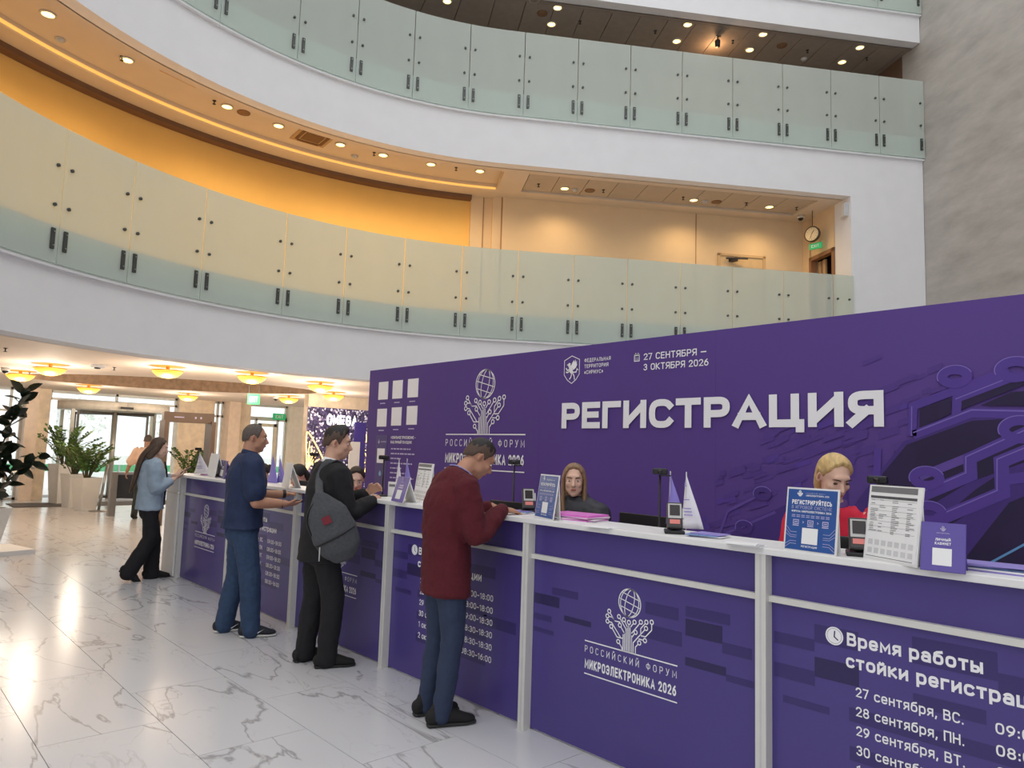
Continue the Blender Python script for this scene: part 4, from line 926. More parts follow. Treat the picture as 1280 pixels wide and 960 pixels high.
# ---- counter modules
YP = 3.0746; PW = .05; PITCHX = 1.495
lab = ['purple counter section with globe emblem at the far left end', 'purple counter section with opening hours behind the man in jeans', 'purple counter section with emblem behind the man in the black suit', 'purple counter section with opening hours behind the man in the maroon sweater',
       'purple counter section with the large clear globe emblem, below the pink folders', 'nearest purple counter section with large opening hours text at lower right', 'purple counter section beyond the right edge of the view']
rows = [('27 сентября, ВС.', '09:00–18:00'), ('28 сентября, ПН.', '08:00–18:00'), ('29 сентября, ВТ.', '09:00–18:30'), ('30 сентября, СР.', '08:30–18:30'), ('1 октября, ЧТ.', '08:30–18:30'), ('2 октября, ПТ.', '08:30–16:00')]
def schedule(pn, y):
    mb = MB(); ribbon(mb, _arc(.324, .881, .0145, .0145, 0, 360, 20), .029, lambda p: V((p.x, y, p.y))); ribbon(mb, _arc(.324, .881, .0335, .0335, 0, 360, 24), .006, lambda p: V((p.x, y, p.y))); mb.build('clock_mark', M_INK, pn)
    mb = MB(); ribbon(mb, [(.326, .902), (.324, .878), (.34, .866)], .005, lambda p: V((p.x, y-.0006, p.y)), False); mb.build('clock_hands', M_PURPDD, pn)
    text(pn, 'Время работы', (.375, y, .854), X1, Z1, .052, .48, .2, M_INK, track=.13); text(pn, 'стойки регистрации', (.370, y, .768), X1, Z1, .052, .70, .2, M_INK, track=.13)
    for k, (a, b) in enumerate(rows):
        z = .661-.0745*k; wd = .382 if k < 4 else .335
        text(pn, a, (.407, y, z), X1, Z1, .038, wd, .155, M_INK, track=.14); text(pn, b, (.887, y, z), X1, Z1, .038, .30, .155, M_INK, track=.14)
for k in range(7):
    x0 = -1.665 - PITCHX*(5-k)
    t = thing('counter_module', lab[k], 'counter', (x0, YP, 0)); y = -.0015
    MB().bb((-.0, -.055, 0), (PW, .0, 1.18)).build('post', M_POST, t); MB().bb((.021, -.0565, .0), (.029, -.055, 1.18)).build('post_groove', M_LGREY, t)
    MB().bb((PW, -.028, .977), (PITCHX, .01, 1.003)).build('rail', M_POST, t)
    lp = MB().bb((PW, 0, .012), (PITCHX, .018, .977)).build('lower_panel', M_PURP, t)
    MB().bb((PW, 0, 1.003), (PITCHX, .018, 1.18)).build('upper_panel', M_PURP, t)
    MB().bb((PW+.01, .018, .0), (PITCHX-.01, .03, 1.17)).build('backing_board', M_WFRAME, t); MB().bb((0, .0, .0), (.02, .04, 1.18)).build('side_board', M_WFRAME, t)
    rl = random.Random(k*3+1)
    if k % 2 == 0:
        blocks = [(.06, .72, .2, .06), (.06, .63, .14, .035), (.2, .79, .2, .04), (.3, .66, .2, .03), (.86, .80, .2, .06), (.86, .68, .22, .07), (1.1, .74, .2, .08), (1.1, .83, .24, .05), (1.3, .70, .15, .05), (1.1, .6, .22, .04), (1.32, .58, .14, .03), (.06, .56, .16, .025)]
        for i, (bx, bz, bw, bh) in enumerate(blocks): MB().bb((bx, -.0008, bz), (bx+bw, 0, bz+bh)).build('print_block', M_PURPD if i % 3 else M_PURPDD, lp)
        emblem(lp, (.7575, y, .5855), .599, wt=.0095)
    else:
        blocks = [(.06, .80, .18, .05), (.24, .84, .18, .075), (.24, .70, .18, .08), (.06, .66, .18, .06), (.38, .56, .75, .055), (.38, .41, .75, .055), (.38, .26, .75, .05), (.62, .84, .28, .1), (.9, .80, .3, .07), (.62, .68, .24, .05), (.1, .56, .2, .03), (1.1, .5, .3, .07)]
        for i, (bx, bz, bw, bh) in enumerate(blocks): MB().bb((bx, -.0008, bz), (bx+bw, 0, bz+bh)).build('print_block', M_PURPD if i != 2 else M_PURPDD, lp)
        schedule(lp, y)
XE = -1.665 - PITCHX*5
eu = thing('counter_end_unit', 'plain white end unit of the counter beside the woman in the blue shirt', 'counter', (XE, YP, 0))
MB().bb((-.42, -.07, .012), (-.004, .04, .977)).build('front_panel', M_WFRAME, eu); MB().bb((-.42, -.07, 1.0), (-.004, .04, 1.18)).build('upper_panel', M_WFRAME, eu); MB().bb((-.425, -.08, .977), (-.002, -.07, 1.0)).build('rail', M_POST, eu)
ZT = 1.21
tp = bevel(MB().bb((XE-.45, YP-.06, 1.18), (1.45+PITCHX*0, YP+.27, ZT)).build('worktop', M_WFRAME)); tag(tp, 'long continuous white counter top carrying signs and brochures', 'worktop')
idk = thing('inner_desk', 'white work desk hidden behind the counter', 'desk', (0, YP, 0))
MB().bb((XE-.75, .045, .74), (1.3, .46, .77)).build('desk_top', M_WFRAME, idk)
for k in range(8): MB().bb((XE-.3+k*1.4, .1, 0), (XE-.26+k*1.4, .44, .74)).build('support', M_WFRAME, idk)

# ================================================================== THINGS ON THE COUNTER
UB = V((1, 0, 0))
def place(p, rz=0.): return V((p.x, p.y, ZT)), rz
def ang(a, b): d_ = b-a; return math.atan2(d_.y, d_.x)
def stand_sign(name, label, a, b, h, draw, frame=M_WFRAME, cat='sign', face=M_BLUE, back=.02, tilt=8, edge=.008):
    """upright board between two base points, leaning back, with a rear foot"""
    wd = (b-a).length; t = thing(name, label, cat, V((a.x, a.y, ZT)), ang(a, b))
    M = Matrix.Rotation(R(-tilt), 3, 'X')
    MB().box(M @ V((wd/2, .003, h/2)), (wd, .006, h), M).build('board', frame, t)
    pn = MB().box(M @ V((wd/2, -.001, h/2)), (wd-2*edge, .003, h-2*edge), M).build('print', face, t)
    MB().prism([M @ V((.01, .006, h*.85)), V((.01, back+h*.12, 0)), V((.01, back+h*.12+.004, 0)), M @ V((.01, .01, h*.88))], (wd-.02, 0, 0)).build('rear_foot', frame, t)
    v = M @ Z1; y = M @ V((0, -.0032, 0)); draw(pn, wd, h, v, y); return t
def g2(px, py): return onz(px, py, ZT)
def draw_blue(pn, wd, h, v, y):
    o = lambda fx, fz: V((wd*fx, 0, 0)) + v*(h*fz) + y
    emblem(pn, o(.27, .86), wd*.2, M_INK, txt=False, nm='small_emblem', wt=.03)
    text(pn, 'РОССИЙСКИЙ ФОРУМ', o(.38, .905), X1, v, h*.016, wd*.36, .12, M_INKT, track=.3); text(pn, 'МИКРОЭЛЕКТРОНИКА 2026', o(.38, .865), X1, v, h*.026, wd*.44, .17, M_INK)
    text(pn, 'РЕГИСТРИРУЙТЕСЬ', o(.12, .735), X1, v, h*.07, wd*.76, .2, M_INK, sx=.85); text(pn, 'В ИГРОВОЙ СИСТЕМЕ', o(.12, .665), X1, v, h*.05, wd*.76, .1, M_INKT, track=.25); text(pn, 'ФОРУМА МИКРОЭЛЕКТРОНИКА 2026', o(.12, .61), X1, v, h*.032, wd*.76, .19, M_INK)
    mb = MB(); tf = lambda p: o(p.x, p.y)
    for z in (.565, .54):
        for k in range(8): ribbon(mb, [(.13+k*.093, z), (.20+k*.093, z)], .009, tf, False)
    for x in (.22, .5, .78): ribbon(mb, [(x-.05, .43), (x-.05, .49), (x+.05, .49), (x+.05, .43), (x-.05, .43)], .012, tf); ribbon(mb, [(x-.06, .405), (x+.06, .405)], .014, tf, False); ribbon(mb, [(x-.03, .46), (x+.03, .46)], .014, tf, False)
    for x in (.36, .64): ribbon(mb, [(x-.012, .475), (x+.012, .46), (x-.012, .445)], .009, tf, False)
    for sg in (0, 1):
        f_ = (lambda a: a) if sg == 0 else (lambda a: 1-a)
        for k, (z0, z1) in enumerate(((.40, .30), (.34, .25), (.28, .22), (.1, .16), (.05, .12))): ribbon(mb, [(f_(.03), z0), (f_(.13), z1), (f_(.25), z1)], .006, tf, False)
    mb.build('sign_graphics', M_INKT, pn)
    c = MB().add([o(.35, .13), o(.65, .13), o(.65, .375), o(.35, .375)], [(0, 1, 2, 3)]).build('code_plate', M_PAPER, pn)
    text(pn, 'РЕГИСТРАЦИЯ', o(.5, .075), X1, v, h*.03, wd*.3, .19, M_INK, align='c')
def draw_sched(pn, wd, h, v, y):
    o = lambda fx, fz: V((wd*fx, 0, 0)) + v*(h*fz) + y
    q = lambda x0, x1, z0, z1, m, n: MB().add([o(x0, z0), o(x1, z0), o(x1, z1), o(x0, z1)], [(0, 1, 2, 3)]).build(n, m, pn)
    q(.05, .92, .90, .98, M_GINK, 'header_bar'); q(.05, .92, .82, .855, mat('dark_grey_print', (80, 80, 84), .6), 'table_header'); q(.05, .92, .045, .052, mat('dark_grey_print', (80, 80, 84), .6), 'rule')
    mb = MB(); tf = lambda p: o(p.x, p.y) + y*.05; rr = random.Random(4)
    for k in range(19):
        z = .80-.024*k
        for x0 in (.07, .24, .48, .76):
            if rr.random() < .75: L_ = rr.uniform(.06, .15); ribbon(mb, [(x0, z), (x0+L_, z)], .008, tf, False)
    for k in range(7): ribbon(mb, [(.05, .80-.07*k), (.92, .80-.07*k)], .003, tf, False)
    mb.build('table_lines', M_GINK, pn)
    for r_ in range(2):
        for k in range(7): x = .08+k*.125; q(x, x+.085, .2-r_*.11, .27-r_*.11, mat('pale_grey_print', (206, 206, 208), .6), 'code_plate')
def draw_tent(pn, wd, h, v, y):
    o = lambda fx, fz: V((wd*fx, 0, 0)) + v*(h*fz) + y
    emblem(pn, o(.5, .82), wd*.24, M_INKT, txt=False, nm='small_emblem', wt=.03); text(pn, 'МИКРОЭЛЕКТРОНИКА', o(.5, .77), X1, v, h*.022, wd*.3, .15, M_INKT, align='c')
    text(pn, 'ЛИЧНЫЙ', o(.5, .62), X1, v, h*.055, wd*.34, .2, M_INK, align='c'); text(pn, 'КАБИНЕТ', o(.5, .54), X1, v, h*.055, wd*.36, .2, M_INK, align='c')
    MB().add([o(.27, .12), o(.70, .12), o(.70, .47), o(.27, .47)], [(0, 1, 2, 3)]).build('code_plate', M_PAPER, pn)
HB = .273
stand_sign('blue_sign', 'large blue sign card standing before the blonde woman', g2(979, 687), g2(1045, 696), HB, draw_blue)
stand_sign('blue_sign', 'narrow-looking blue sign card beside the pink folders', g2(668, 646), g2(691, 651), .262, draw_blue)
stand_sign('schedule_sign', 'white printed schedule sheet standing at right beside the violet tent card', g2(1079, 697), g2(1146, 710), .30, draw_sched, face=M_PAPER)
stand_sign('schedule_sign', 'white printed schedule sheet standing left of the man in maroon', g2(516, 624), g2(534, 628), .285, draw_sched, face=M_PAPER)
stand_sign('tent_card', 'violet tent card with white square at the right end of the counter', g2(1150, 711.5), g2(1207, 718), .178, draw_tent, face=M_VIO, frame=M_VIO, cat='tent card', back=.09, tilt=14, edge=.001)
stand_sign('tent_card', 'violet tent card in front of the small flags behind the suited man', g2(489, 626), g2(503, 629), .19, draw_tent, face=M_VIO, frame=M_PAPER, cat='tent card', back=.09, tilt=16, edge=.001)
stand_sign('tent_card', 'white sign card at the far left end of the counter', g2(258, 594.5), g2(268, 597), .27, lambda *a: None, face=M_PAPER, frame=M_PAPER, cat='tent card', back=.09)
stand_sign('tent_card', 'dark violet card standing at far left beside the white sign card', g2(272, 596), g2(280, 599), .20, draw_tent, face=mat('dark_violet_card', (66, 54, 110), .5), frame=M_VIO, cat='tent card', back=.09)
stand_sign('tent_card', 'narrow white tent card seen edge-on beside the red cup', g2(352, 608), g2(360, 610.5), .23, lambda *a: None, face=M_PAPER, frame=M_PAPER, cat='tent card', back=.09)

def terminal(px, py, rz, label, sc=1.):
    p = g2(px, py); t = thing('payment_terminal', label, 'card terminal', V((p.x, p.y, ZT)), rz)
    A = Matrix.Rotation(R(-22), 3, 'X')
    bevel(MB().bb((-.05, -.04, 0), (.05, .07, .018)).build('base', M_BLACK, t), .005); MB().bar(V((0, .03, .01)), V((0, .02, .07)), .03).build('neck', M_BLACK, t)
    b = bevel(MB().box(V((0, .0, .088)), (.078, .042, .135), A).build('body', mat('grey_terminal_shell', (58, 56, 56), .4), t), .008)
    MB().box(V((0, 0, .088)) + A @ V((0, -.0215, .02)), (.066, .004, .075), A).build('bezel', mat('silver_bezel', (196, 194, 192), .4), b)
    MB().box(V((0, 0, .088)) + A @ V((0, -.0242, .023)), (.05, .003, .055), A).build('screen', M_SCREEN, b)
    MB().box(V((0, 0, .088)) + A @ V((0, -.0222, -.036)), (.05, .003, .022), A).build('red_label', mat('pale_red_label', (224, 130, 122), .5), b)
    MB().box(V((.041, 0, .1)), (.008, .026, .05), A).build('side_grip', M_LGREY, b)
terminal(843, 667, R(38), 'payment terminal on a cradle between webcam stand and white flag'); terminal(660, 641, R(55), 'payment terminal right of the man in maroon'); terminal(1074, 695, R(25), 'payment terminal between the big blue sign and the schedule sheet')
def webcam(px_head, py_head, Y, base_z, label, rz=R(35)):
    h = ony(px_head, py_head, Y); t = thing('webcam_stand', label, 'webcam', (h.x, Y, base_z)); H = h.z-base_z
    MB().lathe([(0, 0), (.05, 0), (.05, .01), (.01, .016), (0, .016)], n=18).build('base', M_BLACK, t, True); MB().tube([(0, 0, .01), (0, 0, H-.01)], [.006, .006], n=8, cap=False).build('pole', M_BLACK, t, True)
    A = Matrix.Rotation(rz, 3, 'Z'); bevel(MB().box((0, 0, H+.008), (.085, .035, .034), A).build('camera', M_BLACK, t), .008); MB().lathe([(0, .018), (.012, .018), (.012, .024), (0, .026)], c=(0, 0, H+.008), n=12, axis=A @ Matrix.Rotation(R(90), 3, 'X')).build('lens', M_SCREEN, t); MB().box(A @ V((.03, -.01, 0)) + V((0, 0, H-.014)), (.06, .012, .008), A).build('clip', M_BLACK, t)
ZI = .77
webcam(643, 579, 3.54, ZI, 'black webcam on a thin pole right of the man in maroon'); webcam(825, 591, 3.40, ZI, 'black webcam on a thin pole beside the lilac flag'); webcam(1097, 602, 3.42, ZI, 'black webcam peeking above the schedule sheet at right', R(5))
webcam(480, 573, 3.25, ZT, 'black webcam on a thin pole right of the suited man'); webcam(393, 569, 3.42, ZI, 'black webcam left of the suited man, before the gold light wings'); webcam(248, 562, 3.40, ZI, 'black webcam at the far left end of the counter')
def flag(px0, py0, px1, py1, px2, py2, Y, label, m, m2=None, basez=ZI):
    """table flag: pole top (px0,py0), cloth hanging down to (px1,py1) and out to (px2,py2)"""
    a = ony(px0, py0, Y); b = ony(px1, py1, Y); c = ony(px2, py2, Y-.02); t = thing('table_flag', label, 'flag', (a.x, Y, basez)); o = V(t.location)
    MB().tube([(0, 0, .0), V((0, 0, a.z-basez+.01))], [.004, .004], n=6).build('pole', M_LGREY, t, True); MB().lathe([(0, 0), (.04, 0), (.04, .012), (0, .018)], n=16).build('base', M_LGREY, t, True)
    n = 8; vs = []; fs = []; A = a-o; Bv = b-o; Cv = c-o
    for i in range(n+1):
        u_ = i/n; l = A.lerp(Bv, u_); r_ = A.lerp(Cv, u_)
        for j in range(5): k = j/4; q = l.lerp(r_, k); q.y += .014*math.sin(k*6+u_*3)*u_; vs.append(q)
    for i in range(n):
        for j in range(4): f = i*5+j; fs.append((f, f+1, f+6, f+5))
    cl = MB().add(vs, fs).build('cloth', m, t, True); sd = cl.modifiers.new('thickness', 'SOLIDIFY'); sd.thickness = .002
    if m2:
        mb = MB(); off = V((0, -.018, 0))
        for k, u_ in enumerate((.16, .2, .46, .62, .68, .74)): l = A.lerp(Bv, u_); r_ = A.lerp(Cv, u_); mb.add([l.lerp(r_, .2)+off, l.lerp(r_, .75)+off, l.lerp(r_, .75)+off-Z1*.005, l.lerp(r_, .2)+off-Z1*.005], [(0, 1, 2, 3)])
        mb.build('print_lines', m2, cl)
M_FLW = mat('white_flag_cloth', (232, 230, 240), .7); M_FLP = mat('lilac_flag_cloth', (140, 128, 208), .7)
flag(858, 593, 850, 660, 879, 662, 3.38, 'white table flag beside the payment terminal, in front', M_FLW, M_LILAC); flag(838, 592, 832, 655, 851, 636, 3.46, 'lilac table flag beside the webcam pole', M_FLP)
flag(499, 575, 490, 622, 503, 626, 3.40, 'white table flag behind the small violet tent card', M_FLW, M_LILAC); flag(509, 575, 503, 608, 513, 606, 3.44, 'lilac table flag right of the white one near the suited man', M_FLP)
flag(250, 566, 242, 592, 262, 592, 3.30, 'white table flag at the far left end of the counter', M_FLW, M_LILAC); flag(265, 567, 260, 590, 277, 592, 3.34, 'lilac and white table flag beside the far left webcam', M_FLP)
flag(342, 568, 333, 604, 346, 606, 3.30, 'lilac table flag just right of the man in jeans', M_FLP); flag(350, 570, 345, 604, 356, 602, 3.34, 'lilac table flag right of its twin, near the red cup', M_FLP, M_FLW)
def leaflet_stack(px, py, rz, n, wd, dp, mats, label, name='brochure_stack', cat='brochures', th=.004, jitter=.02):
    p = g2(px, py); t = thing(name, label, cat, V((p.x, p.y, ZT)), rz); rr = random.Random(int(px))
    for i in range(n):
        o = MB().bb((-wd/2, -dp/2, 0), (wd/2, dp/2, th*.9)).build('sheet' if th < .003 else 'folder' if name.startswith('folder') else 'brochure', mats[i % len(mats)], t); o.location = (rr.uniform(-jitter, jitter), rr.uniform(-jitter, jitter), i*th); o.rotation_euler = (0, 0, rr.uniform(-.25, .25)*jitter/.02)
    return t
leaflet_stack(722, 650, R(8), 7, .30, .21, [M_PAPER, M_PINK, M_PAPER, M_PINK, M_PAPER, M_PINK, M_PINK], 'stack of bright pink folders in front of the dark-vested woman', 'folder_stack', 'folders', .0055, .012)
leaflet_stack(268, 594.8, R(15), 5, .30, .2, [M_PAPER, M_PINK], 'small stack of pink folders at the far left end of the counter', 'folder_stack', 'folders', .006, .012)
leaflet_stack(752, 659, R(5), 2, .16, .1, [M_PAPER], 'loose white sheets beside the pink folders', 'paper_sheets', 'papers', .002)
M_BRO = [M_LILAC, M_PAPER, mat('blue_brochure', (110, 140, 190), .4, var=.3, scale=30), M_LILAC]
leaflet_stack(885, 671, R(12), 4, .16, .11, M_BRO, 'fanned blue and lilac brochures right of the white flag'); leaflet_stack(930, 682, R(10), 3, .14, .09, [M_PAPER, M_LGREY], 'loose brochures on the counter by the fourth post'); leaflet_stack(648, 641, R(12), 4, .17, .11, M_BRO, 'brochures on the counter between the terminal and the small blue sign')
leaflet_stack(1262, 716, R(4), 5, .26, .12, M_BRO, 'lilac brochures stacked at the right edge of the counter', th=.006)
leaflet_stack(530, 628, R(20), 3, .14, .07, [M_PAPER, M_BLACK], 'white sheets and black tray left of the man in maroon', 'paper_sheets', 'papers', .002)
p = g2(617, 640); pb = thing('form_sheet', 'white form the man in maroon leans over', 'papers', V((p.x-.03, p.y+.04, ZT)), R(20)); MB().bb((-.11, -.08, 0), (.11, .08, .002)).build('sheet', M_PAPER, pb); MB().bb((-.08, -.02, .002), (.06, -.016, .0024)).build('text_line', M_GINK, pb)
p = g2(343, 611); cu = thing('red_cup', 'small red cup at the counter edge near the man in jeans', 'cup', V((-6.62, 3.26, ZT))); MB().lathe([(0, 0), (.026, 0), (.032, .05), (.028, .05), (.022, .006), (0, .006)], n=18).build('body', M_RED, cu, True); MB().lathe([(.028, .048), (.034, .049), (.034, .054), (.028, .055)], n=18).build('rim', M_RED, cu, True)
def laptop(p, rz, wd, h, label, logo=True):
    t = thing('monitor', label, 'monitor', p, rz)
    bevel(MB().box((0, 0, .46-h/2+.02), (wd, .022, h)).build('screen_back', M_BLACK, t), .006); MB().bar(V((0, .02, .02)), V((0, .02, .3)), .04).build('stand', M_BLACK, t); MB().bb((-.11, -.07, 0), (.11, .09, .012)).build('foot', M_BLACK, t)
    if logo: MB().bb((-wd*.36, -.0125, .36), (-wd*.18, -.011, .37)).build('maker_mark', M_LGREY, t)
laptop(V((-2.62, 3.55, ZI)), R(-4), .5, .3, 'black monitor back left of the webcam beside the lilac flag'); laptop(V((-1.45, 3.5, ZI)), R(4), .55, .3, 'black monitor back behind the big blue sign'); laptop(V((-6.75, 3.46, ZI)), R(3), .42, .28, 'black monitor back before the dark-haired woman bent low'); laptop(V((-3.80, 3.50, ZI)), R(3), .4, .28, 'black monitor back right of the man in maroon'); laptop(V((-5.15, 3.6, ZI)), R(6), .42, .3, 'black monitor behind the webcam near the suited man')
# ================================================================== PEOPLE
PENDING = []
def blob(name, mb, m, parent, vox=.009, smooth=4, wr=0., wrs=.1, label=None):
    o = mb.build(name, m, parent, True)
    r = o.modifiers.new('skin', 'REMESH'); r.mode = 'VOXEL'; r.voxel_size = vox; r.use_smooth_shade = True
    s = o.modifiers.new('smooth', 'SMOOTH'); s.factor = .5; s.iterations = smooth
    if wr:
        tx = D.textures.new('folds', 'CLOUDS'); tx.noise_scale = wrs; tx.noise_depth = 2
        d_ = o.modifiers.new('folds', 'DISPLACE'); d_.texture = tx; d_.strength = wr; d_.mid_level = .5
    PENDING.append(o)
    if label: o['label'] = label
    return o
def finish_blobs():
    dg = bpy.context.evaluated_depsgraph_get()
    new = [(o, D.meshes.new_from_object(o.evaluated_get(dg))) for o in PENDING]
    for o, me in new:
        o.modifiers.clear(); me.name = o.name; o.data = me
        me.polygons.foreach_set('use_smooth', [True]*len(me.polygons))
SKIN = mat('light_skin', (206, 160, 136), .55, var=.05, scale=20); SKIN2 = mat('tanned_skin', (188, 138, 112), .55, var=.06, scale=20); SKIN3 = mat('fair_skin', (222, 180, 158), .55, var=.04, scale=20)
M_LIP = mat('lip_tint', (176, 96, 88), .5); M_EYE = mat('eye_dark', (52, 38, 32), .3); M_EYEW = mat('eye_white', (222, 216, 210), .35)
def head_mats(hc, yaw, pitch, roll=0.):
    return Matrix.Rotation(yaw, 3, 'Z') @ Matrix.Rotation(-pitch, 3, 'X') @ Matrix.Rotation(roll, 3, 'Y')
def add_head(mb, hc, Mh, k=1.):
    """face towards local +Y; hc = centre of the skull"""
    T = lambda x, y, z: V(hc) + Mh @ (V((x, y, z))*k)
    E = lambda c, r: mb.ell(T(*c), [q*k for q in r], Mh)
    E((0, -.008, .028), (.074, .093, .088)); E((0, .028, -.02), (.064, .066, .085)); E((0, .045, -.07), (.047, .045, .05)); E((0, .066, -.094), (.026, .024, .022))
    E((0, .08, .035), (.05, .016, .018))
    for s in (-1, 1):
        E((s*.034, .066, -.022), (.026, .022, .024)); E((s*.07, -.006, -.006), (.008, .014, .02)); E((s*.044, .03, -.058), (.018, .034, .03))
    mb.tube([T(0, .086, .018), T(0, .098, -.008), T(0, .112, -.028)], [.010*k, .012*k, .014*k], n=10); E((0, .098, -.034), (.019, .013, .010)); E((0, .088, -.06), (.024, .012, .012))
M_EARIN = mat('ear_shade', (168, 112, 92), .6)
def add_face(t, hc, Mh, k=1., brow=None, lips=True, closed=False, skin=None):
    T = lambda x, y, z: V(hc) + Mh @ (V((x, y, z))*k)
    for s in (-1, 1):
        Me = Mh @ Matrix.Rotation(R(s*22), 3, 'Z') @ Matrix.Rotation(R(-10), 3, 'X'); er = MB().ell(T(s*.0765, -.012, -.004), (.0055*k, .017*k, .030*k), Me, 12, 8).build('ear', skin, t, True); MB().ell(T(s*.0815, -.008, .0), (.003*k, .009*k, .018*k), Me, 10, 6).build('ear_hollow', M_EARIN, er, True)
        e = MB().ell(T(s*.033, .083, .004), (.0125*k, .007*k, .0058*k), Mh, 10, 6).build('eye', M_EYE if closed else M_EYEW, t, True)
        if not closed: MB().ell(T(s*.033, .0885, .004), (.0056*k, .004*k, .0056*k), Mh, 8, 6).build('iris', M_EYE, e, True)
        if brow: MB().tube([T(s*.016, .0965, .026), T(s*.034, .0935, .031), T(s*.054, .082, .026)], [.0028*k, .003*k, .0018*k], n=6).build('eyebrow', brow, t, True)
    if lips: MB().ell(T(0, .0985, -.0605), (.021*k, .0055*k, .0065*k), Mh, 12, 6).build('lips', M_LIP, t, True)
def add_hand(mb, wrist, d, pn, side, curl=.5, k=1., spread=.09):
    """d = direction of the fingers, pn = palm normal (palm faces pn), side = +1 right hand / -1 left"""
    d = V(d).normalized(); pn = V(pn); pn = (pn - d*pn.dot(d)).normalized(); a = d.cross(pn)*side; w0 = V(wrist)
    kn = w0 + d*.085*k
    mb.tube([w0, w0+d*.04*k, kn], [(.028*k, .02*k), (.037*k, .016*k), (.04*k, .013*k)], side=a, n=12)
    for i, (off, L_) in enumerate(((.031, .075), (.0105, .085), (-.0105, .08), (-.031, .062))):
        b = kn + a*off*k; ad = (d + a*(off*spread/.03)).normalized(); pts = [b-ad*.012*k]; cur = b; an = curl*.35
        for seg_ in (.45, .32, .23):
            dr_ = ad*math.cos(an) + pn*math.sin(an); cur = cur + dr_*L_*seg_*k; pts.append(cur); an += curl*.8
        mb.tube(pts, [.0095*k, .009*k, .0085*k, .007*k], n=8, sub=2)
    b = w0 + d*.03*k + a*.03*k; t1 = b + (d*.75 + a*.6 + pn*.25).normalized()*.04*k; t2 = t1 + (d*.95 + a*.05 + pn*.3).normalized()*.03*k
    mb.tube([b-a*.012*k, t1, t2], [.013*k, .011*k, .0085*k], n=8, sub=2)
def torso_rings(pel, mid, che, sho, nek, w_=1., dpt=1., ex=0.):
    return [pel, mid, che, sho, nek], [(.168*w_+ex, .118*dpt+ex), (.155*w_+ex, .112*dpt+ex), (.18*w_+ex, .125*dpt+ex), (.165*w_+ex, .088*dpt+ex), (.062+ex*.3, .058+ex*.3)]
def shoe(parent, ank, fd, m, msole, L_=.29, roll=0., stripe=None, name='shoe'):
    """ankle point above the floor, foot direction fd (unit, may point down)"""
    fd = V(fd).normalized(); s_ = fd.cross(Z1).normalized(); up = s_.cross(fd); a = V(ank); z0 = a - up*.088
    T = lambda f, u_: z0 + fd*f + up*u_
    mb = MB(); mb.tube([T(-.062, .05), T(-.01, .062), T(.07, .052), T(.14, .036), T(L_-.105, .03)], [(.036, .048), (.038, .055), (.04, .042), (.046, .03), (.034, .022)], side=s_, n=14); mb.tube([T(-.015, .05), T(-.02, .105)], [(.04, .045), (.038, .045)], side=s_, n=12)
    o = blob(name, mb, m, parent, .008, 3)
    sm_ = MB(); sm_.tube([T(-.075, .012), T(0, .012), T(.08, .012), T(.14, .012), T(L_-.09, .014)], [(.034, .012), (.037, .013), (.041, .013), (.047, .012), (.032, .012)], side=s_, n=14); sm_.build('sole', msole, o, True)
    if stripe:
        for sg in (-1, 1):
            q = MB(); c = T(.045, .045)+s_*sg*.052
            pl = [(-.035, .012), (-.02, -.006), (.0, -.012), (.055, .022), (.004, -.002), (-.014, .002)]; q.add([c+fd*x*1.1+up*y*1.1 - s_*sg*abs(x)*.02 for x, y in pl], [tuple(range(6))]); q.build('shoe_mark', stripe, o)
    return o
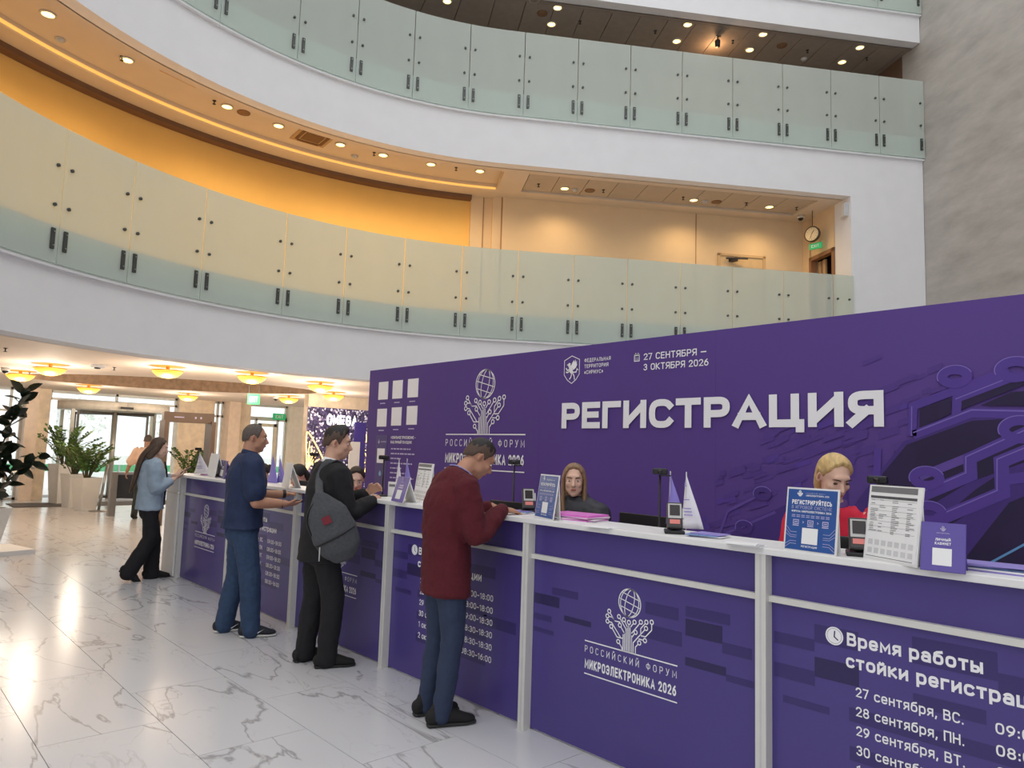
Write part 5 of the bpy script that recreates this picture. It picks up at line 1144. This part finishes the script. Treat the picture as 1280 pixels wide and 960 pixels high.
def person(label, loc, rz, J, cfg):
    """J: joints in the figure's own frame (facing +Y); cfg: clothes, hair, colours"""
    t = thing('person', label, 'person', loc, rz); vx = cfg.get('vox', .0085); sk = cfg['skin']; k = cfg.get('k', 1.)
    g = {n: V(p) for n, p in J.items() if n not in ('head', 'hand_r', 'hand_l', 'foot_r', 'foot_l')}
    yaw, pitch = J['head'][1], J['head'][2]; hc = V(J['head'][0]); Mh = head_mats(hc, yaw, pitch); hk = cfg.get('hk', 1.)
    w_ = cfg.get('w', 1.); dp = cfg.get('d', 1.); tp_, tr_ = torso_rings(g['pel'], g['mid'], g['che'], g['sho'], g['nek'], w_, dp)
    sx = V((1, 0, 0)); sdv = (g['shr']-g['shl']).normalized()
    # skin: one continuous body
    b = MB(); add_head(b, hc, Mh, hk); nr = cfg.get('neck', .055)
    b.tube([g['nek']-V((0, 0, .06)), g['nek'], hc + Mh @ V((0, -.02, -.05))], [nr*1.25, nr*1.05, nr*.98], n=14)
    b.tube(tp_, [(r[0]*.9, r[1]*.9) for r in tr_], side=sdv, n=18)
    ar = cfg.get('arm', 1.)
    for s in 'rl':
        S, El, Wr = g['sh'+s], g['el'+s], g['wr'+s]
        b.tube([S, S.lerp(El, .5), El], [.052*ar, .047*ar, .041*ar], n=12); m1 = El.lerp(Wr, .35); b.tube([El, m1, Wr], [.041*ar, .042*ar, .028*ar], n=12)
        hd = J['hand_'+s]; add_hand(b, Wr, hd[0], hd[1], 1 if s == 'r' else -1, hd[2], cfg.get('hand', 1.))
        H_, K_, A_ = g['hi'+s], g['kn'+s], g['an'+s]; b.tube([H_, H_.lerp(K_, .5), K_], [.078, .07, .05], n=12); b.tube([K_, K_.lerp(A_, .35), A_], [.05, .05, .034], n=12)
    blob('body', b, sk, t, vx, 3)
    add_face(t, hc, Mh, hk, cfg.get('brow'), True, cfg.get('closed', False), sk)
    # trousers
    tm_ = cfg['trousers']; q = MB(); lr = cfg.get('leg', (.1, .078, .062)); bot = cfg.get('hem', .03)
    if cfg.get('seated'): q.tube([g['pel']+V((0, 0, .1)), g['pel']-V((0, 0, .04))], [(.17*w_, .125*dp), (.18*w_, .14*dp)], side=sx, n=18)
    else: q.tube([g['mid'].lerp(g['pel'], .3), g['pel'], g['pel']-V((0, 0, .09))], [(.158*w_, .115*dp), (.176*w_, .13*dp), (.16*w_, .12*dp)], side=sx, n=18)
    for s in 'rl':
        H_, K_, A_ = g['hi'+s], g['kn'+s], g['an'+s]; e = A_ + (A_-K_).normalized()*bot
        q.tube([H_, H_.lerp(K_, .45), K_], [lr[0], lr[0]*.94, lr[1]], n=14); q.tube([K_, K_.lerp(A_, .5), e], [lr[1], (lr[1]+lr[2])/2, lr[2]], n=14)
    blob('trousers', q, tm_, t, .011, 3, cfg.get('twr', .018), .09)
    # top
    c = MB(); ex = cfg.get('ease', .018); P_, R_ = torso_rings(g['pel'], g['mid'], g['che'], g['sho'], g['nek'], w_, dp, ex)
    lo = cfg.get('hemz', -.08); P_ = [g['pel']+V((0, 0, lo))] + P_; R_ = [(R_[0][0]*1.02*cfg.get('flare', 1), R_[0][1]*1.05*cfg.get('flare', 1))] + R_
    R_[-1] = (.07, .066); c.tube(P_, R_, side=sdv, n=20, cap=False); sl = cfg.get('sleeve', 1.); srr = cfg.get('srad', (.078, .064, .05))
    for s in 'rl':
        S, El, Wr = g['sh'+s], g['el'+s], g['wr'+s]; inn = S.lerp(g['sho'], .35)
        if sl >= 1: wv = El.lerp(Wr, min(sl-1, 1)*.9+.02) if sl > 1 else El; c.tube([inn, S, S.lerp(El, .5), El, El.lerp(wv, .5), wv], [srr[0], srr[0], srr[0]*.93, srr[1], srr[1]*.94, srr[2]], n=14)
        else: c.tube([inn, S, S.lerp(El, sl)], [srr[0], srr[0], srr[1]*1.12], n=14)
    top = blob('top', c, cfg['top'], t, .011, 3, cfg.get('wr', .022), .11); top.name = cfg.get('topname', 'shirt')
    if cfg.get('vest'):
        c = MB(); P_, R_ = torso_rings(g['pel'], g['mid'], g['che'], g['sho'], g['nek'], w_, dp, ex+.028); R_[-1] = (.095, .08); P_[-1] = P_[-1]-V((0, .02, .03)); c.tube(P_, R_, side=sdv, n=20, cap=False)
        for s in 'rl': S = g['sh'+s]; c.tube([S.lerp(g['sho'], .6), S.lerp(g['el'+s], .12)], [.098, .1], n=14)
        c.tube([g['nek']+V((0, -.06, -.08)), g['nek']+V((0, -.075, -.0))], [(.11, .08), (.1, .07)], n=16); blob('padded_vest', c, cfg['vest'], t, .012, 4, .02, .06)
    if cfg.get('collar'):
        n0 = g['nek']; cc = MB(); dn = (hc-n0).normalized(); cc.tube([n0-dn*.03, n0+dn*.022], [(.074, .07), (.068, .066)], n=18, cap=False); cc.build('collar', cfg['collar'], t, True)
    if cfg.get('lanyard'):
        n0 = g['nek']; pts = [n0+V((.062, .0, -.01)), n0+V((.03, -.062, .035)), n0+V((-.03, -.062, .035)), n0+V((-.062, .0, -.01))]; l = MB()
        l.tube([n0+V((.055, .09, -.12)), n0+V((.078, .03, -.02)), n0+V((.05, -.05, .035)), n0+V((0, -.075, .04)), n0+V((-.05, -.05, .035)), n0+V((-.078, .03, -.02)), n0+V((-.055, .09, -.12))], [(.004, .012)]*7, side=Z1, n=6); l.build('lanyard', cfg['lanyard'], t, True)
    # shoes
    for s in 'rl':
        if 'foot_'+s in J: shoe(t, g['an'+s], J['foot_'+s], cfg['shoe'], cfg.get('sole', M_BLACK), stripe=cfg.get('mark'))
    # hair: a shell that follows the hairline, plus lengths where the hair is long
    st_ = cfg.get('hair', 'short'); T = lambda x, y, z: hc + Mh @ (V((x, y, z))*hk)
    LINES = dict(crop=([(0, 44), (35, 34), (58, 6), (72, -22), (84, -6), (104, -8), (125, -42), (180, -60)], .010, .004, .0),
                 short=([(0, 42), (35, 34), (58, 8), (72, -26), (84, -8), (104, -8), (125, -42), (180, -60)], .024, .006, .012),
                 grey=([(0, 62), (30, 52), (52, 24), (70, -20), (84, -6), (104, -8), (125, -42), (180, -60)], .006, .004, .0),
                 long=([(0, 47), (30, 41), (60, 14), (76, -24), (95, -34), (180, -48)], .015, .014, .0), pony=([(0, 50), (35, 40), (62, 10), (76, -12), (95, -4), (125, -34), (180, -46)], .016, .012, .006))
    key = {'bald_grey': 'grey', 'tail': 'long', 'bun': 'pony', 'bob': 'long'}.get(st_, st_); line, tt, ts, quiff = LINES[key]
    na, nv = 72, 14; vs = []; fs = []; rn = random.Random(int(abs(loc[0])*100))
    def lel(a):
        for (a0, e0), (a1, e1) in zip(line, line[1:]):
            if a <= a1: u_ = (a-a0)/(a1-a0); u_ = u_*u_*(3-2*u_); return e0+(e1-e0)*u_
        return line[-1][1]
    for i in range(na):
        az = 360*i/na; aa = min(az, 360-az); em = lel(aa)
        for j in range(nv+1):
            v_ = j/nv; el = R(90-(90-em)*v_); up_ = max(0, math.sin(el)); th = ts+(tt-ts)*up_ + quiff*max(0, math.cos(R(aa)))*up_*(1 if v_ > .3 else v_/.3)
            th *= min(1, (1-v_)/.12+.0); th += .0012*(noise.noise(V((az*.12, v_*7, loc[0]*9)))) - (.003 if j == nv else 0)
            sx_, sy_ = math.sin(R(az)), math.cos(R(az)); ce = math.cos(el) if el > 0 else math.cos(el*.5); vs.append(T(sx_*ce*(.0755+th), -.008+sy_*ce*(.0945+th), .028+math.sin(el)*(.0895+th)))
    for i in range(na):
        for j in range(nv): a0 = i*(nv+1)+j; b0 = ((i+1) % na)*(nv+1)+j; fs.append((a0, a0+1, b0+1, b0))
    hs = MB().add(vs, fs).build('hair', cfg['hairm'], t, True); h = MB()
    if key in ('crop', 'short'):                      # clipped sides let the skin show through
        hs.data.materials.append(M_FADE)
        for i_, pg in enumerate(hs.data.polygons):
            a_ = 360*(i_ // nv)/na; a_ = min(a_, 360-a_)
            if (i_ % nv)/nv > (.58 if a_ > 50 else 2) + .06*math.sin(i_*1.7): pg.material_index = 1
    if st_ == 'long':
        Lh = cfg.get('hairlen', .25)
        for s in (-1, 1): h.tube([T(s*.05, .05, .085), T(s*.079, .012, .03), T(s*.082, .006, -.05), T(s*.078, .03, -.06)+V((0, 0, -Lh*.5)), T(s*.07, .05, -.05)+V((0, 0, -Lh))], [(.008, .02), (.013, .034), (.016, .036), (.02, .034), (.012, .02)], side=Mh @ V((1, 0, 0)), n=12)
        h.tube([T(0, -.07, .02), T(0, -.078, -.08), T(0, -.07, -.1)+V((0, -.02, -Lh*.5))], [(.072, .034), (.076, .034), (.06, .03)], n=12)
    if st_ == 'bob': h.tube([T(0, -.06, .03), T(0, -.072, -.06), T(0, -.07, -.13)], [(.078, .04), (.08, .045), (.07, .04)], n=12)
    if st_ == 'tail':
        Lh = cfg.get('hairlen', .45); base = T(0, -.085, -.06)
        h.tube([T(0, -.05, .04), T(0, -.082, -.02), base+V((0, -.075, -.08)), base+V((0, -.125, -.08-Lh*.5)), base+V((0, -.17, -.08-Lh))], [(.078, .042), (.08, .04), (.075, .036), (.06, .03), (.032, .016)], n=14)
        for s in (-1, 1): h.tube([T(s*.07, .0, .03), T(s*.079, -.03, -.05), T(s*.07, -.07, -.15)], [(.014, .035), (.016, .036), (.02, .03)], side=Mh @ V((1, 0, 0)), n=10)
    if st_ == 'bun': h.ell(T(0, -.118, .03), [.042*hk, .036*hk, .04*hk], Mh)
    if st_ == 'pony': h.tube([T(0, -.1, .045), T(0, -.135, .01), T(0, -.14, -.09), T(0, -.12, -.17)], [.022, .032, .028, .012], n=10)
    if h.v: blob('hair_length', h, cfg['hairm'], t, .007, 3, cfg.get('hwr', .006), .03)
    return t, g, hc, Mh
M_HAIRD = mat('dark_brown_hair', (44, 32, 26), .55, var=.5, scale=60, stretch=(1, 1, .15)); M_HAIRB = mat('black_brown_hair', (30, 25, 23), .6, var=.4, scale=60); M_HAIRG = mat('grey_cropped_hair', (92, 82, 76), .7, var=.3, scale=80)
M_HAIRL = mat('light_brown_hair', (134, 104, 76), .5, var=.3, scale=50, stretch=(1, 1, .12)); M_HAIRY = mat('blonde_hair', (204, 172, 116), .5, var=.3, scale=50, stretch=(1, .2, .4)); M_HAIRO = mat('long_ombre_hair', (76, 56, 42), .5, var=.4, scale=50, stretch=(1, 1, .12))
M_FADE = mat('clipped_hair_sides', (84, 64, 54), .7, var=.3, scale=150); M_MAROON = mat('maroon_knit_fleece', (84, 17, 29), .9, var=.14, scale=60, bump=.15); M_NAVY = mat('navy_cotton_shirt', (31, 46, 80), .8, var=.1, scale=18); M_BLKSUIT = mat('black_suit_cloth', (22, 21, 25), .85, var=.2, scale=40)
M_JEANS = mat('blue_denim', (46, 67, 98), .85, var=.16, scale=30, bump=.1); M_SLATE = mat('slate_blue_trousers', (44, 56, 82), .85, var=.1, scale=30); M_BLKTR = mat('black_trousers', (24, 22, 26), .85, var=.2, scale=30)
M_LBLUE = mat('pale_blue_shirt', (152, 170, 188), .8, var=.05, scale=20); M_SALMON = mat('salmon_shirt', (230, 196, 172), .85, var=.04); M_REDP = mat('red_polo', (210, 28, 60), .75, var=.06); M_VEST = mat('charcoal_padded_vest', (50, 50, 56), .6, var=.1)
M_BSHOE = mat('black_suede_shoe', (24, 23, 24), .8, var=.2); M_DSHOE = mat('black_trainer_mesh', (34, 36, 44), .7, var=.2, scale=60); M_WSOLE = mat('white_rubber_sole', (214, 212, 206), .6); M_LANY = mat('lilac_lanyard', (150, 150, 210), .6, var=.3, scale=120)

def stand(h=1., lean=0., wide=.1, bend=0.):
    """a plain upright pose, scaled; lean in metres forward at the neck"""
    f = lambda x, y, z: (x*h, y, z*h)
    return dict(pel=f(0, 0, .93), mid=f(0, lean*.25, 1.10), che=f(0, lean*.55, 1.29), sho=f(0, lean*.9, 1.44), nek=f(0, lean, 1.505), shr=f(.185, lean*.85, 1.42), shl=f(-.185, lean*.85, 1.42),
                hir=f(.09, 0, .90), hil=f(-.09, 0, .90), knr=f(.1, .02, .50), knl=f(-.1, .02, .50), anr=f(wide, -.02, .088/h), anl=f(-wide, -.02, .088/h))
# -- man in maroon, leaning over the counter
J = stand(.965, .15, .085); J.update(head=((0, .19, 1.555), R(-8), R(36)), mid=(0, -.01, 1.08), che=(0, .0, 1.26), sho=(0, .04, 1.40), nek=(0, .085, 1.465), shr=(.18, .035, 1.375), shl=(-.18, .035, 1.375),
         elr=(.225, .09, 1.105), wrr=(.11, .32, 1.245), ell=(-.235, .10, 1.11), wrl=(-.09, .33, 1.245), hand_r=((-.25, .9, -.12), (-.2, -.1, -1), .5), hand_l=((.3, .9, -.1), (.1, -.1, -1), .5),
         knr=(.095, .02, .48), knl=(-.10, .0, .48), anr=(.09, -.03, .088), anl=(-.115, -.045, .088), foot_r=(.1, 1, 0), foot_l=(-.05, 1, 0))
MAR = person('man in a maroon sweater bending over the counter to fill in a form', (-3.54, 2.75, 0), R(-16), J, dict(skin=SKIN2, trousers=M_SLATE, top=M_MAROON, topname='sweater', sleeve=2., srad=(.084, .072, .05), ease=.026, hemz=-.16, flare=1.02, hair='crop', hairm=M_HAIRB, brow=M_HAIRB, shoe=M_BSHOE, sole=mat('black_sole_white_line', (40, 40, 40), .6), leg=(.094, .07, .056), lanyard=M_LANY, wr=.03, w=.98))
# -- man in jeans
J = stand(1.01, .02, .1); J.update(head=((0, .055, 1.652), R(-8), R(6)), elr=(.235, .06, 1.115), wrr=(.16, .31, 1.10), ell=(-.24, .10, 1.14), wrl=(-.12, .36, 1.165), hand_r=((-.3, .95, -.05), (-.5, 0, .9), .45), hand_l=((.05, 1, .0), (.2, -.1, -1), .25),
         knr=(.11, .07, .5), knl=(-.12, .0, .5), anr=(.12, .10, .088), anl=(-.14, -.07, .088), foot_r=(.12, 1, 0), foot_l=(-.1, 1, 0))
JEA = person('man in a navy short-sleeved shirt and blue jeans holding a phone', (-6.14, 2.56, 0), R(-14), J, dict(skin=SKIN2, trousers=M_JEANS, top=M_NAVY, topname='shirt', sleeve=.72, srad=(.092, .086, .05), ease=.03, hemz=-.05, flare=1.06, hair='bald_grey', hairm=M_HAIRG, brow=M_HAIRG, collar=M_NAVY, shoe=M_DSHOE, sole=M_WSOLE, mark=M_INK, leg=(.105, .088, .078), arm=1.15, w=1.08, d=1.12, neck=.062, hwr=.004))
# -- man in the black suit
J = stand(.985, .05, .1); J.update(head=((.0, .09, 1.625), R(-22), R(8)), elr=(.225, .13, 1.12), wrr=(.12, .355, 1.195), ell=(-.235, .12, 1.12), wrl=(-.05, .36, 1.24), hand_r=((-.5, .8, .1), (-.6, -.2, -.5), .9), hand_l=((.4, .7, .5), (.7, -.3, -.4), 1.0),
         knr=(.12, .08, .5), knl=(-.1, .01, .5), anr=(.11, .06, .088), anl=(-.12, -.03, .088), foot_r=(.2, 1, 0), foot_l=(-.15, 1, 0))
SUI = person('man in a black suit with a grey sling bag waiting at the counter', (-4.99, 2.68, 0), R(-10), J, dict(skin=SKIN, trousers=M_BLKTR, top=M_BLKSUIT, topname='suit_jacket', sleeve=2., srad=(.082, .07, .054), ease=.024, hemz=-.16, flare=1.08, hair='short', hairm=M_HAIRB, brow=M_HAIRB, collar=M_PAPER, shoe=M_BSHOE, leg=(.1, .085, .072), wr=.016))
# -- woman with long hair at the far end
J = stand(.93, .0, .07); J.update(head=((0, .05, 1.525), R(-4), R(14)), elr=(.19, .03, 1.06), wrr=(.11, .225, 1.165), ell=(-.19, .06, 1.07), wrl=(-.06, .26, 1.20), hand_r=((-.25, .85, .45), (-.4, -.5, .6), .35), hand_l=((.2, .85, .4), (.5, -.3, .6), .4),
         knr=(.09, .02, .47), knl=(-.08, .08, .47), anr=(.09, -.16, .14), anl=(-.07, .08, .088), foot_r=(.0, .75, -.6), foot_l=(.0, 1, 0), shr=(.165, 0, 1.32), shl=(-.165, 0, 1.32))
WOM = person('woman with very long hair in a pale blue shirt looking at her phone', (-9.16, 2.70, 0), R(-8), J, dict(skin=SKIN3, trousers=M_BLKTR, top=M_LBLUE, topname='shirt', sleeve=1.75, srad=(.088, .08, .06), ease=.036, hemz=-.06, flare=1.05, hair='tail', hairm=M_HAIRO, hairlen=.40, brow=M_HAIRD, shoe=M_BSHOE, leg=(.092, .085, .088), hem=.045, w=.9, d=.92, neck=.046, hand=.9, hk=.95, wr=.03, vox=.009))
c_ = WOM[1]; tie = MB().tube([V((0, .13, 1.36)), V((0, .16, 1.2)), V((.0, .155, .98)), V((.01, .15, .86))], [(.035, .008), (.04, .01), (.035, .01), (.03, .008)], n=8).build('waistcoat_front', mat('black_waistcoat', (26, 28, 34), .8), WOM[0], True)
# -- man walking at the entrance
J = stand(.98, .04, .09); J.update(head=((0, .06, 1.62), R(0), R(14)), ell=(-.27, -.08, 1.16), wrl=(-.36, .05, .94), elr=(.25, -.05, 1.14), wrr=(.26, .08, .92), hand_l=((-.2, .4, -.9), (.9, .2, .1), .7), hand_r=((0, .3, -1), (-1, .2, 0), .5), knr=(.1, .08, .49), knl=(-.1, -.02, .49), anr=(.1, .12, .088), anl=(-.1, -.2, .1), foot_r=(0, 1, 0), foot_l=(0, 1, -.2))
DOO = person('grey-haired man in a salmon shirt walking by the entrance barrier', (-16.5, 4.72, 0), R(62), J, dict(skin=SKIN2, trousers=mat('dark_green_trousers', (44, 50, 48), .85), top=M_SALMON, topname='shirt', sleeve=.95, srad=(.09, .08, .06), ease=.03, hemz=-.02, hair='bald_grey', hairm=M_HAIRG, shoe=M_BSHOE, w=1.05, vox=.012, wr=.03))
# -- staff behind the counter, seated on tall stools
def seated(head_z, lean=.06, hd=(0, 0), hx=0.):
    z = head_z-.115; s = z-.755      # seat height follows the head
    return dict(pel=(0, 0, s+.09), mid=(0, lean*.2, s+.25), che=(0, lean*.6, s+.42), sho=(0, lean*.9, s+.555), nek=(0, lean, s+.61), head=((hx, lean+.035, z), hd[0], hd[1]), shr=(.17, lean*.85, s+.53), shl=(-.17, lean*.85, s+.53),
                elr=(.23, .1, s+.30), ell=(-.23, .1, s+.30), wrr=(.15, .30, s+.30), wrl=(-.15, .30, s+.30), hand_r=((-.2, 1, 0), (0, 0, -1), .4), hand_l=((.2, 1, 0), (0, 0, -1), .4),
                hir=(.09, .02, s+.06), hil=(-.09, .02, s+.06), knr=(.11, .26, s+.0), knl=(-.11, .26, s+.0), anr=(.11, .18, max(.09, s-.40)), anl=(-.11, .18, max(.09, s-.40)), foot_r=(0, 1, 0), foot_l=(0, 1, 0)), s
def stool(x, y, s, label):
    t = thing('bar_stool', label, 'stool', (x, y, 0)); MB().lathe([(0, s-.07), (.16, s-.07), (.17, s-.03), (.15, s-.01), (0, s-.01)], n=20).build('seat', M_BLACK, t, True); MB().lathe([(.025, .03), (.025, s-.07), (0, s-.07)], n=10).build('column', M_STEEL, t); MB().lathe([(0, 0), (.2, 0), (.2, .015), (.03, .035), (0, .035)], n=20).build('base', M_STEEL, t, True)
STAFF = [  # head px, Y, rz, label, cfg, head yaw/pitch
    ((720, 579), 4.0, R(180+24), 'young woman in a charcoal padded vest over red, seated behind the pink folders', dict(skin=SKIN3, hair='long', hairm=M_HAIRL, vest=M_VEST, hairlen=.3, srad=(.068, .066, .05), ease=.004, wr=.004, lanyard=mat('purple_lanyard', (120, 60, 150), .6)), (R(16), R(4)), 'stool of the woman in the padded vest'),
    ((1041, 567), 3.9, R(180+30), 'blonde woman in a red polo looking down behind the big blue sign', dict(skin=SKIN3, hair='pony', hairm=M_HAIRY, collar=mat('purple_collar', (96, 60, 130), .7)), (R(22), R(26)), 'stool of the blonde woman'),
    ((378, 580), 3.78, R(180-5), 'dark-haired woman bent low behind the counter, only her hair showing', dict(skin=SKIN3, hair='bob', hairm=M_HAIRB), (R(0), R(35)), 'stool of the dark-haired woman bent low'),
    ((448, 583), 3.72, R(180+35), 'woman with brown hair tied back, seated in front of the suited man', dict(skin=SKIN3, hair='bun', hairm=M_HAIRD), (R(25), R(20)), 'stool of the woman facing the suited man'),
    ((572, 590), 3.78, R(180+10), 'woman with light brown hair mostly hidden behind the man in maroon', dict(skin=SKIN3, hair='long', hairm=M_HAIRL, hairlen=.25), (R(0), R(20)), 'stool of the woman hidden behind the man in maroon'),
    ((332, 579), 3.75, R(180-10), 'dark-haired woman glimpsed behind the man in jeans', dict(skin=SKIN3, hair='bun', hairm=M_HAIRD), (R(0), R(25)), 'stool of the woman behind the man in jeans')]
for i, ((hx, hy), Y, rz, lb, cf, hd, sl_) in enumerate(STAFF):
    top_ = ony(hx, hy, Y); J, s = seated(top_.z - .01, .07, hd); cf = dict(dict(trousers=M_BLKTR, top=M_REDP, topname='polo_shirt', sleeve=.75, srad=(.074, .066, .05), ease=.014, shoe=M_BSHOE, w=.9, d=.88, neck=.046, seated=True, brow=M_HAIRD, vox=.0075 if i < 2 else .01, hk=.97, closed=(i == 1), hand=.92), **cf)
    off = Matrix.Rotation(rz, 3, 'Z') @ V((0, .07, 0))
    if i == 1: J.update(elr=(.22, .14, s+.34), wrr=(.10, .27, s+.50), hand_r=((-.3, .2, .9), (-.6, -.6, .1), .9))
    person(lb, (top_.x-off.x, Y-off.y, 0), rz, J, cf); stool(top_.x-off.x, Y-off.y, s-.055, sl_)
ln = thing('name_badge', 'white name badge on the counter behind the webcam pole', 'badge', (-5.0, 3.3, ZT), R(20)); MB().bb((-.04, -.002, .01), (.04, .002, .12)).build('card', M_PAPER, ln); MB().bb((-.04, -.02, 0), (.04, .02, .01)).build('foot', M_LGREY, ln); MB().bb((-.03, -.003, .08), (.03, -.002, .1)).build('print', M_GINK, ln)

# -- things people carry
def carried(name, label, cat, owner): t = thing(name, label, cat, owner[0].location, owner[0].rotation_euler[2]); return t
sb = carried('sling_bag', 'grey canvas sling bag with red patch on the suited man', 'bag', SUI); M_BAG = mat('grey_canvas_bag', (74, 76, 80), .85, var=.15, scale=60, bump=.15)
ctr = V((.30, -.02, 1.03)); ax_u = V((-.12, -.42, .9)).normalized(); ax_n = V((.88, -.47, 0)).normalized(); ax_s = ax_u.cross(ax_n).normalized()
T = lambda s, u_, n_=0.: ctr + ax_s*s + ax_u*u_ + ax_n*n_
mb = MB(); mb.tube([T(0, -.22), T(0, -.17), T(0, -.05), T(0, .1), T(0, .19), T(0, .26)], [(.10, .05), (.145, .07), (.165, .08), (.15, .06), (.09, .035), (.03, .015)], side=ax_s, n=22); bgb = blob('bag_body', mb, M_BAG, sb, .010, 3, .012, .08)
MB().tube([T(0, .22), SUI[1]['sho']+V((.085, -.1, -.03)), SUI[1]['sho']+V((.11, -.03, .075)), SUI[1]['sho']+V((.08, .10, .0)), SUI[1]['che']+V((.0, .18, 0)), SUI[1]['mid']+V((-.12, .16, .05))], [(.03, .007)]*6, side=(.45, .9, 0), n=8, sub=4).build('strap', M_BAG, sb, True)
MB().add([T(-.03, .03, .082), T(.03, .03, .082), T(.03, .085, .079), T(-.03, .085, .079)], [(0, 1, 2, 3)]).build('red_patch', mat('dark_red_patch', (122, 32, 46), .7), sb)
MB().tube([T(-.15, -.09, .03), T(-.06, -.085, .078), T(.06, -.075, .078), T(.15, -.06, .03)], [.006]*4, n=6).build('zip', M_BLACK, sb, True); MB().tube([T(-.15, .0, .03), T(-.14, .1, .03), T(-.085, .18, .02), T(0, .22, .02)], [.006]*4, n=6).build('zip', M_BLACK, sb, True)
MB().tube([T(-.12, -.1, .07), T(-.12, -.1, .07)-Z1*.09], [.004, .004], n=6).build('zip_pull', M_LGREY, sb, True)
def phone(owner, c, d, n_, label):
    t = carried('phone', label, 'phone', owner); d = V(d).normalized(); n_ = V(n_); n_ = (n_-d*n_.dot(d)).normalized(); s_ = d.cross(n_); Mx = Matrix((s_, d, n_)).transposed()
    MB().box(V(c), (.072, .15, .009), Mx).build('case', M_DGREY, t); MB().box(V(c)+n_*.0048, (.066, .14, .001), Mx).build('screen', M_SCREEN, t)
phone(WOM, (.015, .36, 1.265), (-.05, .8, .5), (0, -.6, .8), 'phone in the hands of the long-haired woman'); phone(JEA, (.11, .41, 1.115), (-.3, 1, 0), (-.3, 0, 1), 'dark phone in the right hand of the man in jeans')
wt_ = JEA[1]['wrl']; MB().lathe([(.036, -.013), (.039, -.01), (.039, .01), (.036, .013)], c=wt_+V((-.002, -.005, 0)), n=18, axis=(Matrix.Rotation(R(90), 3, 'X'))).build('wristwatch', M_BLACK, JEA[0], True)
wt_ = JEA[1]['wrr']; MB().lathe([(.033, -.006), (.036, -.004), (.036, .004), (.033, .006)], c=wt_+V((.01, -.02, 0)), n=18, axis=(Matrix.Rotation(R(-20), 3, 'Z') @ Matrix.Rotation(R(90), 3, 'X'))).build('bracelet', M_BLACK, JEA[0], True)
finish_blobs()
